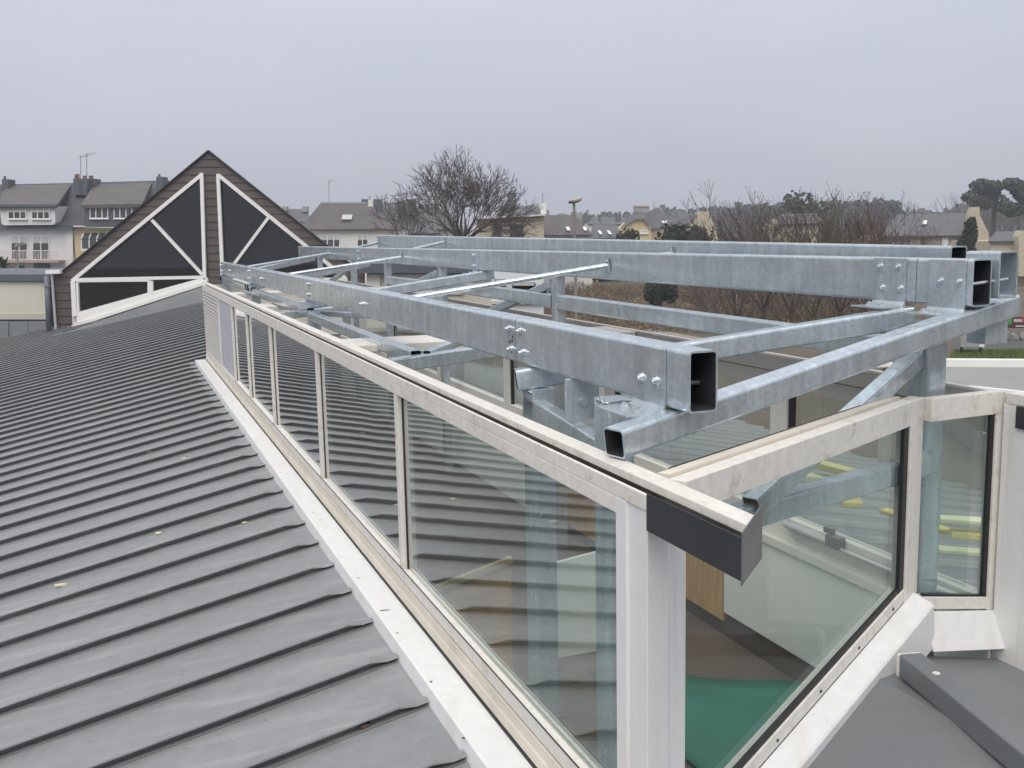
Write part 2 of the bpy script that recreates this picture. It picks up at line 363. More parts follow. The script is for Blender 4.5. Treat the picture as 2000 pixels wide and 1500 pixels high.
# top rail: face, channel with debris, inner strip
mb = MB(); mb.lbox(-.10, 14.2, TO, -.235, -.80, -.75); mb.lbox(-.28, 14.2, TO, TO + .012, -.75, -.705); put('top_rail', mb, CREAM, lan, bevel=.003)
mb = MB(); mb.prism([L(s, t, -.745) for s, t in ((-.686, -.250), (14.22, -.250), (14.22, -.185), (-.624, -.185))], (0, 0, .057)); put('rail_strip', mb, CREAM, lan, bevel=.003)
mb = MB(); mb.lbox(-.58, 14.2, TO + .014, -.252, -.7495, -.732); put('gutter_bed', mb, TRACK, lan)
mb = MB(); mb.lbox(-.66, 14.2, -.2535, -.2505, -.731, -.712); put('gutter_shade_strip', mb, GASK, lan)  # thin black strip painting the shade line in the gutter groove
mb = MB(); rr = random.Random(3)
for i in range(700):
    s = -.62 + 9.0 * rr.random() ** 2.0; t = rr.uniform(TO + .015, -.254); p = L(s, t, -.731); a = rr.uniform(0, 6.3); l = rr.uniform(.002, .010) * (1.7 if s < -.2 else 1)
    mb.prism([p + V((math.cos(a + k) * l * f, math.sin(a + k) * l * f, 0)) for k, f in ((0, 1), (1.7, .5), (3.1, 1), (4.6, .45))], (0, 0, rr.uniform(.002, .007)))
o = put('leaf_litter', mb, DEBRIS, lan); o['kind'] = 'stuff'
# bottom rail, track, sill
mb = MB(); mb.lbox(-.10, 14.2, TO, -.235, -1.785, -1.72); put('bottom_rail', mb, CREAM, lan, bevel=.003)
mb = MB(); mb.lbox(-.20, 14.2, TO + .006, -.24, -1.792, -1.786); put('rail_joint', mb, GASK, lan)
mb = MB(); mb.prism([L(-.25, t, z) for t, z in ((TO - .003, -1.793), (TO - .005, -1.835), (TO - .010, -1.845), (TO - .012, -1.885), (-.24, -1.885), (-.24, -1.793))], SD * 14.45); put('drip_track', mb, TRACK, lan, bevel=.002)
mb = MB(); mb.lbox(-.3, 14.2, TO - .0165, -.24, -1.904, -1.886); put('track_gap', mb, GASK, lan)
for s_, e_ in ((-.45, 3.25), (3.255, 10.2), (10.205, 14.25)):
    mb = MB()
    q = [(-.318, -1.896), (-.452, -1.905), (-.462, -1.911), (-.479, -1.985), (-.470, -1.987), (-.30, -1.95)]
    mb.prism([L(s_, t, z) for t, z in q], SD * (e_ - s_)); put('sill', mb, SILLW, lan, bevel=.002)
for u_, v_, l_, w_, r_ in ((753, 1191, .055, .012, .1), (629, 1015, .05, .006, .05), (612, 1000, .012, .008, .4), (700, 1128, .010, .007, .2), (776, 1235, .010, .007, 1.0), (842, 1330, .012, .008, .7), (905, 1440, .014, .009, .3), (560, 925, .014, .007, .2)): smear(u_, v_, l_, w_, r_, lan)
mb = MB(); mb.lbox(14.25, 14.27, -.478, -.2, -1.99, -1.90); put('sill_end', mb, SILLW, lan)
# mullions and panes of the left wall
for s in MUL[1:-1]:
    mb = MB(); mb.lbox(s - .03, s + .03, TO + .002, -.22, -1.7195, -.8005); put('mullion', mb, CREAM, lan, bevel=.003)
    if s < 10.5:
        mb = MB(); mb.lbox(s - .044, s - .0305, -.274, -.262, -1.7195, -.8005); put('gasket', mb, GASK, lan)
mb = MB(); mb.lbox(14.16, 14.21, TO + .002, -.2, -1.9, -.70); put('end_post', mb, CREAM, lan)
for i in range(2, len(MUL) - 1):
    a, b = MUL[i + 1] + .03, MUL[i] - .03
    if i == len(MUL) - 2: a = -.10
    mb = MB(); mb.lbox(a, b, -.270, -.262, -1.72, -.80); put('pane', mb, GLASS, lan)
mb = MB(); mb.lbox(-.10, 10.1, -.2605, -.258, -1.727, -1.716); mb.lbox(-.10, 10.1, -.302, -.300, -1.722, -1.7155); put('gasket', mb, GASK, lan)
mb = MB(); mb.lbox(10.15, 11.78, -.285, -.26, -1.72, -.80); put('solid_panel', mb, PANELG, lan)
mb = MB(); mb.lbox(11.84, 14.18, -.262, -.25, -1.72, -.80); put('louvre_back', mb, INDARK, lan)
for k in range(18):
    z = -1.70 + k * .050
    mb = MB(); mb.prism([L(11.84, t, zz) for t, zz in ((-.297, z), (-.297, z + .008), (-.268, z + .038), (-.263, z + .036), (-.288, z))], SD * 2.34)
    put('louvre_slat', mb, LOUV, lan)
# corner post, folded
mb = MB()
pl = [(-.10, TO), (-.165, TO), (-.168, TO + .008), (-.215, TO + .008), (-.283, TO + .004), (FS(-.21) - .004, -.21), (FS(-.195) + .004, -.195), (FS(-.124), -.124), (FS(-.124) + .05, -.10), (-.10, -.22)]
mb.prism([L(s, t, -2.05) for s, t in pl], (0, 0, 1.30)); put('corner_post', mb, POSTW, lan, bevel=.003)
# gutter end sticking out past the corner
mb = MB(); mb.prism([L(-.291, TO - .004, z) for z in (-.697, -.800)] + [L(-.738, TO - .004, z) for z in (-.800, -.697)], SN * .003); put('gutter_fascia', mb, FASC, lan)
mb = MB(); mb.prism([L(s, t, -.80) for s, t in ((-.291, TO), (-.735, TO), (-.585, -.15), (-.22, -.15))], (0, 0, .075)); put('gutter_body', mb, CREAM2, lan)
mb = MB(); mb.prism([L(s, t, -.81) for s, t in ((-.741, TO - .006), (-.588, -.145))] + [L(s, t, z) for s, t, z in ((-.588, -.145, -.672), (-.741, TO - .006, -.684))], (SD * -.004)); put('gutter_end_cap', mb, CAPM, lan)
# front wall (from the corner post to the slim bay)
FD = (L(FS(1.4), 1.4, 0) - L(FS(-.124), -.124, 0)).normalized(); FN = V((FD.y, -FD.x, 0))      # FN points to the camera
def fp(t, z, out=0.0): return L(FS(t), t, z) + FN * out
def fquad(mb, t0, t1, z00, z01, z10, z11, o0, o1):  # quad at t0 (z00..z01), at t1 (z10..z11)
    return mb.prism([fp(t0, z00, o0), fp(t1, z10, o0), fp(t1, z11, o0), fp(t0, z01, o0)], FN * (o1 - o0))
def FB(t): return -1.766 + .202 * t          # foot of the glass
mb = MB(); fquad(mb, -.124, 1.365, -.805, -.705, -.805, -.705, -.06, 0); put('top_rail', mb, CREAM, lan, bevel=.003)
mb = MB(); fquad(mb, -.12, 1.40, -.725, -.695, -.725, -.695, -.10, -.062); put('rail_strip', mb, TRACK, lan)
mb = MB(); fquad(mb, -.05, 1.38, -.705, -.697, -.705, -.697, -.116, -.102); put('rail_gasket', mb, GASK, lan)
mb = MB(); fquad(mb, -.10, 1.365, FB(-.1) - .055, FB(-.1), FB(1.365) - .055, FB(1.365), -.06, .0); put('bottom_rail', mb, CREAM, lan, bevel=.003)
mb = MB(); fquad(mb, -.124, 1.365, FB(-.124), -.805, FB(1.365), -.805, -.032, -.024); put('pane', mb, GLASSF, lan)
mb = MB()
fquad(mb, -.10, 1.365, FB(-.1) + .0005, FB(-.1) + .022, FB(1.365) + .0005, FB(1.365) + .022, -.022, -.008)
fquad(mb, 1.325, 1.3645, FB(1.325), -.806, FB(1.3645), -.806, -.022, -.006)
put('gasket', mb, GASK, lan)
mb = MB(); fquad(mb, 1.366, 1.481, -1.56, -.702, -1.54, -.702, -.06, .004); put('mullion', mb, CREAM, lan, bevel=.004)
# folded white sill of the front wall
mb = MB()
for (t0, t1) in ((-.22, 1.45),):
    q = [(.0, 0.0), (.02, -.004), (.082, -.030), (.090, -.038), (.098, -.215), (.0, -.215)]
    mb.add([fp(t, FB(t) - .056 + dz, o) for t in (t0, t1) for o, dz in q], [(0, 1, 7, 6), (1, 2, 8, 7), (2, 3, 9, 8), (3, 4, 10, 9), (4, 5, 11, 10), (5, 0, 6, 11), (0, 5, 4, 3, 2, 1), (6, 7, 8, 9, 10, 11)])
put('front_sill', mb, SILLW, lan, bevel=.003)
for i in range(5):
    t = .1 + i * .29; mb = MB(); mb.tube(fp(t, FB(t) - .030, 0), fp(t, FB(t) - .030, .003), .006, n=8); put('rivet', mb, GASK, lan)
# slim bay
bay0, bay1 = L(.571, 1.481, 0), L(.59, 1.871, 0); BD = (bay1 - bay0).normalized(); BN = V((BD.y, -BD.x, 0)); BL = (bay1 - bay0).length
def bp_(a, z, o=0): p = bay0 + BD * a; return V((p.x, p.y, z)) + BN * o
def bq(mb, a0, a1, z00, z01, z10, z11, o0, o1): return mb.prism([bp_(a0, z00, o0), bp_(a1, z10, o0), bp_(a1, z11, o0), bp_(a0, z01, o0)], BN * (o1 - o0))
mb = MB(); bq(mb, .002, BL + .02, -.80, -.703, -.80, -.703, -.05, 0); put('top_rail', mb, CREAM, lan, bevel=.003)
mb = MB(); bq(mb, .002, BL + .02, -1.60, -1.545, -1.67, -1.615, -.05, 0); put('bottom_rail', mb, CREAM, lan, bevel=.003)
mb = MB(); bq(mb, 0, BL, -1.545, -.80, -1.615, -.80, -.03, -.022); put('pane', mb, GLASS, lan)
mb = MB(); bq(mb, BL - .045, BL - .022, -1.61, -.801, -1.612, -.801, -.021, -.006); bq(mb, 0.002, BL - .02, -1.5445, -1.535, -1.606, -1.60, -.021, -.004); put('gasket', mb, GASK, lan)
mb = MB(); bq(mb, BL - .022, BL + .016, -1.665, -.801, -1.67, -.801, -.05, .003); put('mullion', mb, CREAM, lan)
mb = MB(); mb.prism([bp_(-.02, -1.605, .002), bp_(BL + .03, -1.675, .002), bp_(BL + .03, -1.825, .075), bp_(-.02, -1.755, .075)], BN * .012 + UP * .004); put('bay_sill', mb, SILLW, lan, bevel=.002)
mb = MB(); mb.prism([bp_(BL + .02, -1.80, 0), bp_(BL + .034, -1.80, 0), bp_(BL + .034, -.72, 0), bp_(BL + .02, -.72, 0)], BN * .006); put('stained_joint', mb, TRACK, lan)
# outer return wall beyond the slim bay
mb = MB(); mb.lbox(.05, .575, 1.874, 1.945, -2.2, -.752); put('return_panel', mb, POSTW, lan, bevel=.003)
mb = MB(); mb.lbox(.05, .56, 1.872, 1.95, -.7515, -.705); put('return_rail', mb, CREAM, lan, bevel=.003)
mb = MB(); mb.lbox(-.12, .50, 1.862, 1.884, -.845, -.753); put('return_gutter', mb, FASC, lan)
# right wall
TR = 1.90
mb = MB(); mb.lbox(.62, 14.2, TR - .05, TR + .03, -.80, -.715); put('top_rail', mb, TAUPE, lan, bevel=.003)
mb = MB(); mb.lbox(.62, 14.2, TR - .052, TR - .02, -.716, -.704); put('rail_strip', mb, CREAM, lan)
mb = MB(); mb.lbox(.62, 14.2, TR - .040, TR + .02, -.89, -.805); put('lower_top_rail', mb, TAUPE, lan, bevel=.003)
mb = MB(); mb.lbox(.62, 14.2, TR - .045, TR + .03, -1.76, -1.62); put('bottom_rail', mb, CREAM2, lan, bevel=.003)
mb = MB(); mb.lbox(.62, 14.2, TR - .09, TR - .047, -1.80, -1.755); put('inner_sill', mb, CREAM2, lan)
RM = [.66, 2.07, 4.2, 6.4, 8.6, 10.8, 13.2]
for s in RM[1:]:
    mb = MB(); mb.lbox(s - .02, s + .13, TR - .045, TR + .02, -1.62, -.8905); put('mullion', mb, CREAM2, lan, bevel=.003)
    mb = MB(); mb.lbox(s - .055, s - .022, TR - .03, TR - .005, -1.62, -.8905); put('gasket', mb, GASK, lan)
for a, b in zip(RM[:-1], RM[1:]):
    mb = MB(); mb.lbox(a + .10, b - .02, TR - .004, TR + .004, -1.62, -.89); put('pane', mb, GLASSC, lan)
# inner upstand boards, floor, far end of the opening
mb = MB(); mb.lbox(-.1, 14.2, -.232, -.21, -3.0, -1.776); put('inner_board', mb, INWALL, lan)
mb = MB(); mb.lbox(.55, 2.63, 1.835, 1.85, -2.39, -1.80); put('inner_board', mb, INWALL, lan, bevel=.012)
mb = MB(); mb.lbox(2.64, 5.2, 1.84, 1.86, -2.45, -1.80); put('plywood_lining', mb, WOOD, lan)
mb = MB(); mb.lbox(5.21, 14.2, 1.835, 1.85, -2.6, -1.80); put('inner_board', mb, INWALL, lan)
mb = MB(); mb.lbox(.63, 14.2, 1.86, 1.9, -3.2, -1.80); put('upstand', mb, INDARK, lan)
mb = MB(); mb.prism([fp(t, z, -.10) for t, z in ((-.2, -3.1), (1.5, -3.1), (1.5, -1.62), (-.2, -1.86))], FN * .03); put('front_upstand', mb, INWALL, lan)
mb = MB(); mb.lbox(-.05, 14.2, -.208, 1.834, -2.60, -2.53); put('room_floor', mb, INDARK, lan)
mb = MB(); mb.lbox(14.18, 14.22, -.24, 1.9, -1.6, -.72); put('end_board', mb, CREAM2, lan)
# cream cross members of the old frame
for s0, t0, s1, t1, z, w in ((4.20, -.19, 4.05, 1.86, -.735, .50), (8.6, -.2, 8.9, 1.86, -.74, .55), (6.1, .2, 5.0, 1.85, -.95, .16), (11.4, -.2, 11.4, 1.86, -.74, .5)):
    mb = MB(); mb.bar(L(s0, t0, z), L(s1, t1, z), w, .045); put('cross_member', mb, CREAM2, lan, bevel=.003)
# opener rail along the right-hand windows
act = thing('window_opener', 'slim grey chain opener rail under the windows inside the lantern', 'window opener', L(1.5, 1.82, -1.65))
mb = MB(); mb.tube(L(1.99, 1.825, -1.645), L(1.56, 1.825, -1.645), .022, n=12); put('motor_tube', mb, ALU, act, smooth=False)
mb = MB(); mb.tube(L(1.56, 1.825, -1.66), L(.70, 1.825, -1.66), .012, n=10); put('push_rod', mb, ALU, act)
mb = MB(); mb.bar(L(1.95, 1.846, -1.70), L(.70, 1.846, -1.70), .012, .045); put('mounting_rail', mb, ALU, act)
mb = MB(); mb.lbox(1.52, 1.62, 1.80, 1.85, -1.66, -1.60); mb.lbox(1.60, 1.66, 1.82, 1.85, -1.60, -1.57); put('pivot_bracket', mb, CAPM, act)
mb = MB(); mb.tube(L(1.05, 1.825, -1.66), L(.70, 1.825, -1.65), .02, n=10); put('sleeve', mb, ALU, act)

# ---------------------------------------------------------------- loose things in and behind the lantern
mb = MB(); mb.hexa([L(2.5, -.10, -2.53), L(2.5, .36, -2.53), L(2.53, .36, -2.53), L(2.53, -.10, -2.53), L(2.5, -.10, -1.925), L(2.5, .362, -1.81), L(2.53, .362, -1.81), L(2.53, -.10, -1.925)])
ply = thing('plywood_sheet', 'slanting plywood sheet standing inside behind the nearest long pane', 'plywood', L(2.5, .1, -2.53)); put('sheet', mb, WOOD, ply)
mb = MB(); mb.bar(L(2.495, -.11, -1.915), L(2.495, .366, -1.80), .03, .035); put('edge_batten', mb, WOODL, ply)
mb = MB(); mb.prism([L(2.7, t, z) for t, z in ((.62, -1.96), (.70, -2.50), (.72, -2.53), (1.25, -2.53), (1.25, -1.87), (.64, -1.94))], SD * .02)
tag(put('white_board', mb, INWALL, bevel=.006), 'small white board with cut corner standing inside behind the steel post', 'board')
mb = MB(); n_ = 14
P = []
for i in range(n_):
    for j in range(n_):
        t = .80 + 1.02 * j / (n_ - 1); s = -.05 + (2.95 - .62 * t) * i / (n_ - 1)
        z = -2.50 + .012 * math.sin(s * 5.1 + t * 3.3) + .010 * math.sin(t * 9 - s)
        P.append(L(s, t, z))
mb.add(P, [(i * n_ + j, i * n_ + j + 1, (i + 1) * n_ + j + 1, (i + 1) * n_ + j) for i in range(n_ - 1) for j in range(n_ - 1)])
o = put('green_tarpaulin', mb, TARP, smooth=True); md = o.modifiers.new('t', 'SOLIDIFY'); md.thickness = .01
tag(o, 'dark green tarpaulin spread on the floor below the front pane', 'tarpaulin')
PLASTIC = glass_mat('thin_plastic_film', (.90, .92, .91), 2.2, .5)
mb = MB(); P = []
for i in range(9):
    for j in range(5):
        a = i / 8; P.append(L(1.0 + .10 * j + .1 * math.sin(a * 5 + j), .50 - .20 * a + .04 * math.sin(j * 2 + a * 3), -1.85 - .70 * a - .02 * j))
mb.add(P, [(i * 5 + j, i * 5 + j + 1, (i + 1) * 5 + j + 1, (i + 1) * 5 + j) for i in range(8) for j in range(4)])
o = put('plastic_film', mb, PLASTIC, smooth=True); md = o.modifiers.new('t', 'SOLIDIFY'); md.thickness = .002
tag(o, 'crumpled clear plastic film hanging above the green tarpaulin', 'plastic film')
def slab(s0, t0, s1, t1, z0, w, h, mat, label, tilt=0):
    mb = MB(); mb.bar(L(s0, t0, z0 + h / 2), L(s1, t1, z0 + h / 2 + tilt), w, h)
    tag(put('insulation_strip', mb, mat, bevel=.008), label, 'insulation', 'insulation offcuts left on the roof behind the lantern')
slab(2.78, 2.62, 2.25, 2.58, -1.56, .09, .045, INSUL, 'long golden insulation strip on top of the pile beyond the front pane', .03)
slab(2.80, 2.50, 2.35, 2.75, -1.64, .11, .045, INSULP, 'pale yellow insulation strip under the golden one', .02)
slab(2.70, 2.78, 2.25, 2.50, -1.70, .12, .04, INSUL, 'lowest yellow insulation strip of the pile beyond the front pane')
slab(2.10, 2.60, 1.60, 2.62, -1.70, .07, .03, INSUL, 'thin yellow insulation strip lying apart from the pile')
slab(1.55, 2.50, 1.35, 2.75, -1.60, .09, .03, INSULP, 'pale folded insulation piece seen through the slim bay window')
slab(1.52, 2.55, 1.38, 2.72, -1.68, .10, .035, INSUL, 'yellow insulation piece under the pale one behind the slim bay')
slab(1.50, 2.45, 1.35, 2.62, -1.75, .08, .03, INSULP, 'lowest insulation scrap behind the slim bay window')

# =================================================================== GALVANISED STEEL FRAME
fr = thing('steel_frame', 'new galvanised steel frame of box beams bolted above the lantern', 'steel frame', L(5, .8, -1.8))
def beam(name, s0, s1, t, z0, z1, mat=GALV, h=.19, w=.10):
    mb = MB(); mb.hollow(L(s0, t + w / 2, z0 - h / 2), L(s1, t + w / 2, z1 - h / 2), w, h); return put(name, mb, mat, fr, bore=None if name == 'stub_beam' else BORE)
LB = [0, 1.43, 6.34, 10.5, 14.2]
lbeams = []
for a, b in zip(LB[:-1], LB[1:]):
    lbeams.append(beam('beam', a + (.004 if a else 0), b - .004, 0, -.363, -.363, GALV))
ZB2 = lambda s: -.140 - .0015 * (s - .5)
mbeams = []
for a, b in ((.505, .81), (.815, 6.5), (6.505, 11.4), (11.405, 16.4)):
    mbeams.append(beam('beam', a, b, 1.6, ZB2(a), ZB2(b), GALV2))
ZB3 = lambda s: -.105 + .010 * (s - 1.19)
for a, b in ((1.19, 6.1), (6.105, 9.6), (9.605, 12.6)):
    beam('beam', a, b, 2.15, ZB3(a), ZB3(b), GALV2)
beam('stub_beam', .49, .665, 1.722, -.112, -.112, GALV2)
def ztop(t): return -.556 + .135 * (t - .05)
def cross(p0, p1, w=.09, h=.09, mat=GALV):
    (s0, t0), (s1, t1) = p0, p1
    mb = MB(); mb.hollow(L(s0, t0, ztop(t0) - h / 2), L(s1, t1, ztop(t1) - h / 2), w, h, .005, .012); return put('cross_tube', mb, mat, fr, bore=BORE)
cross((.075, -.215), (.645, 1.955))
cross((1.33, -.04), (.84, 1.60))
cross((6.68, -.04), (6.38, 1.72))
cross((10.6, -.04), (11.4, 1.72))
cross((14.1, -.04), (15.6, 1.72), mat=GALV2)
for s in (6.68, 10.6, 14.1):
    mb = MB(); mb.lbox(s - .045, s + .045, -.047, -.041, -.655, -.566); put('end_plate', mb, GALV2, fr)
# columns
def column(s, t, ztop_, w=.12, d=.10, mat=GALV, zb=-2.53):
    mb = MB(); mb.hollow(L(s, t, zb), L(s, t, ztop_), d, w, .005, .01, up=SD); o = put('column', mb, mat, fr); mb = MB(); mb.lbox(s - w / 2 + .001, s + w / 2 - .001, t - d / 2 + .001, t + d / 2 - .001, ztop_, ztop_ + .006); put('cap_plate', mb, mat, o, bevel=.002); return o
for s in (1.30, 6.50, 10.45, 14.1): column(s, .05, -.654)
column(.60, .05, -.60, .13, .10)
column(.765, 1.63, -.42, .13, .10)
for s in (4.72, 7.75, 10.06, 12.03, 14.6): column(s, 1.65, -.345, .10, .08, GALV2)
mb = MB(); mb.lbox(.60, .70, 1.78, 1.90, -.50, -.37); put('hanging_plate', mb, GALV2, fr)
# weld beads under the cross tubes
WELD = galv_mat('weld_bead', (.55, .58, .62), .3, .8, .3)
mb = MB(); rr = random.Random(5)
for k in range(14):
    p = L(1.25 + .10 * k / 13, -.003, -.662 + rr.uniform(-.004, .004)); mb.tube(p, p + SD * .011, .005, n=6)
put('weld_bead', mb, WELD, fr, smooth=True); mb = MB()
for k in range(10):
    p = L(.545 + .009 * k, -.001, -.602 + rr.uniform(-.004, .004)); mb.tube(p, p + SD * .011, .006, n=6)
put('weld_bead', mb, WELD, fr, smooth=True)
# longitudinal lower tubes and ties
def tube_(p0, p1, w=.07, h=.08, mat=GALV2, name='lower_tube'):
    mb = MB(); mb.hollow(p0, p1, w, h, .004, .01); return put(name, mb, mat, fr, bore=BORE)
tube_(L(1.36, .03, -.73), L(.66, .03, -.80), .06, .10)
tube_(L(6.44, .03, -.70), L(3.12, .03, -.71))
tube_(L(10.4, .03, -.66), L(6.56, .03, -.665))
tube_(L(14.0, .03, -.64), L(10.5, .03, -.645))
tube_(L(4.66, 1.65, -.54), L(.74, 1.65, -.55), .08, .11)
tube_(L(7.7, 1.65, -.53), L(4.78, 1.65, -.54), .08, .11)
tube_(L(10.0, 1.65, -.56), L(7.8, 1.65, -.55), .08, .10)
tube_(L(2.99, -.18, -.735), L(3.75, 1.56, -.715), .08, .08, GALV, 'lower_tie')
tube_(L(3.13, .10, -.70), L(4.3, .95, -.68), .05, .05, GALV, 'lower_tie')
tube_(L(6.9, .10, -.70), L(5.6, .70, -.68), .05, .05, GALV, 'lower_tie')
tube_(L(7.18, -.18, -.735), L(7.5, 1.56, -.66), .07, .07, GALV, 'lower_tie')
# braces
tube_(L(6.35, 1.65, -.74), L(4.80, 1.65, -.40), .06, .07, GALV2, 'diagonal_brace')
tube_(L(9.4, 1.65, -.66), L(7.85, 1.65, -.40), .06, .07, GALV2, 'diagonal_brace')
tube_(L(14.2, 1.65, -.80), L(12.2, 1.65, -.42), .06, .07, GALV2, 'diagonal_brace')
# front truss under the first cross tube
tube_(L(.215, -.10, -1.028), L(.69, 1.60, -1.0), .08, .09, GALV, 'bottom_chord')
tube_(L(.35, .47, -.985), L(.76, 1.57, -.56), .07, .08, GALV, 'diagonal_brace')
mb = MB(); mb.prism([L(.76, t, z) for t, z in ((1.40, -.43), (1.60, -.40), (1.60, -.60), (1.50, -.56))], SD * .008); put('gusset', mb, GALV, fr)
# round tie rods with end flanges
def rod(p0, p1, n_from=True):
    mb = MB(); mb.tube(p0, p1, .020, n=14, caps=True); r = put('tie_rod', mb, GALV, fr, smooth=False)
    ax = (p1 - p0).normalized()
    mb = MB(); mb.bar(p1 - ax * .012, p1 - ax * .002, .055, .10); put('flange', mb, GALV2, r)
    mb = MB(); mb.bolt(p1 - ax * .012 + UP * .03, -ax, .010); put('bolt', mb, ZINCB, r)
rod(L(4.25, .10, -.46), L(3.73, 1.6, -.235)); rod(L(9.4, .10, -.45), L(9.17, 1.6, -.255)); rod(L(12.9, .10, -.44), L(13.6, 1.6, -.265))
rod(L(12.9, 1.7, -.22), L(12.45, 2.15, -.10)); rod(L(9.5, 1.7, -.20), L(9.2, 2.15, -.09)); rod(L(4.2, 1.7, -.24), L(3.8, 2.15, -.17))
# folded angle brackets with bolts
def bracket(s0, s1, t, z0, z1, side, leg, zleg=None, vb=(), hb=(), parent=None):
    """plate on the face t, its foot folded outwards (side = -1: towards smaller t)"""
    th = .008; a = t + side * .001; b = a + side * th
    mb = MB()
    prof = [(a, z1), (a, z0), (a + side * .004, z0 - .004)]
    q = [(a, z1), (b, z1), (b, z0 + .022), (b + side * .006, z0 + .010), (b + side * .018, z0 + .004), (b + side * leg, z0 + .004), (b + side * leg, z0 - .004), (b + side * .014, z0 - .004), (a, z0 + .006)]
    mb.prism([L(s0, tt, zz) for tt, zz in q], SD * (s1 - s0)); o = put('bracket', mb, GALV2, fr, bevel=.0015)
    for s, z in vb:
        mb = MB(); mb.bolt(L(s, b, z), SN * side, .0125, .004); put('bolt', mb, ZINCB, o)
    for s, dt in hb:
        mb = MB(); mb.bolt(L(s, b + side * dt, z0 + .004), UP, .0125, .003); put('bolt', mb, ZINCB, o)
    return o
bracket(.135, .345, 0, -.572, -.37, -1, .135, vb=((.285, -.475), (.19, -.475)), hb=((.29, .06), (.185, .065)))
bracket(.87, 1.07, 1.6, -.352, -.142, -1, .12, vb=((1.028, -.18), (.916, -.18), (1.010, -.272), (.896, -.272)), hb=((1.02, .06), (.93, .07)))
bracket(.535, .735, 1.6, -.362, -.144, -1, .12, vb=((.666, -.232), (.566, -.232)), hb=((.69, .06), (.60, .07)))
bracket(6.46, 6.60, 1.6, -.372, -.155, -1, .10, vb=((6.56, -.20), (6.56, -.30)), hb=((6.53, .05),))
bracket(11.36, 11.5, 1.6, -.385, -.17, -1, .10, vb=((11.45, -.21), (11.45, -.31)))
# splice bolts on the left beam
for s, z in ((1.505, -.412), (1.375, -.412), (1.490, -.500), (1.345, -.500)):
    mb = MB(); mb.bolt(L(s, -.001, z), -SN, .0125, .010); put('bolt', mb, ZINCB, lbeams[0])
for s in (6.42, 10.6, 14.1):
    for z in (-.41, -.50):
        mb = MB(); mb.bolt(L(s, -.001, z), -SN, .014, .012); put('bolt', mb, ZINCB, lbeams[1])
for s in (4.33, 9.49, 12.9):
    mb = MB(); mb.bolt(L(s, -.001, -.462), -SN, .012, .012); put('bolt', mb, ZINCB, lbeams[1])
    mb = MB(); mb.bolt(L(s - .06, -.001, -.462), -SN, .012, .012); put('bolt', mb, ZINCB, lbeams[1])
for s, z in ((1.46, -.445), (1.50, -.47), (1.47, -.463)):
    mb = MB(); mb.tube(L(s, -.0015, z), L(s, -.001, z), .007, n=10); put('bolt_hole', mb, GASK, lbeams[1])
mb = MB(); mb.tube(L(.52, 1.60, -.24), L(.52, 1.80, -.225), .007, n=8); put('through_bolt', mb, ZINCB, fr)
mb = MB(); mb.tube(L(.10, .006, -.475), L(.10, .094, -.475), .008, n=8); put('through_bolt', mb, ZINCB, fr)
mb = MB(); mb.lbox(.86, .875, -.02, .12, -.715, -.553); o = put('hanger_plate', mb, GALV, fr, bevel=.002)
mb = MB(); mb.bolt(L(.86, .05, -.645), -SD, .016); put('bolt', mb, ZINCB, o)
for s in (.72,):
    mb = MB(); mb.bolt(L(.76, 1.681, -.72), SN, .012, .01); put('bolt', mb, ZINCB, fr)
# =================================================================== THE BROWN GABLE
GAB = thing('gable_building', 'brown clapboard gable with white framed triangular dark windows', 'building', pt(408, 640, GY + 3))
def g(u, v, out=0.0): return pt(u, v, GY) + V((0, -out, 0))
def lerp(a, b, x): return a + (b - a) * x
def line_u(p, q, v): return lerp(p[0], q[0], (v - p[1]) / (q[1] - p[1]))
AP = (408, 296)
def outL(v): return line_u(AP, (126, 529), v) if v < 529 else 107 + (v - 529) * .07
def outR(v): return line_u(AP, (690, 520), v) if v < 520 else 711
def winL(v): return line_u((398, 338), (139, 546), v) if v < 546 else 139 + (v - 546) * .07
def winR(v): return line_u((427, 341), (672, 540), v) if v < 540 else 680
def botL(u): return line_u((145, 641), (145.0001, 641), 641) if False else 0
rows = [296 + 15.3 * i for i in range(24)]
for v0, v1 in zip(rows[:-1], rows[1:]):
    strips = []
    if v1 <= 340: strips = [(outL, outR)]
    elif v0 < 340: strips = [(outL, outR)]
    else: strips = [(outL, winL), (lambda v: 399 + (v - 340) * .045, lambda v: 428 + (v - 340) * .045), (winR, outR)]
    for k, (fa, fb) in enumerate(strips):
        a0, b0, a1, b1 = fa(v0 + .001), fb(v0 + .001), fa(v1 - .5), fb(v1 - .5)
        if k == 1 and v0 > 548: continue
        if k == 2 and v0 > 565: continue
        mb = MB(); e = v1 - .5
        lo, hi = .044, .022
        A = [g(a0, v0, hi), g(b0, v0, hi), g(b1, e, lo), g(a1, e, lo)]
        if abs(a0 - b0) < .5: A = [g(a0, v0, hi), g(b1, e, lo), g(a1, e, lo)]
        mb.prism(A, (0, .05, 0)); put('clapboard', mb, CLAP, GAB)
mb = MB(); mb.prism([g(u, v, -.06) for u, v in (AP, (126, 529), (107, 531), (114, 643), (145, 641), (412, 552), (700, 570), (711, 560), (711, 522), (690, 520))], (0, .12, 0)); put('wall', mb, INDARK, GAB)
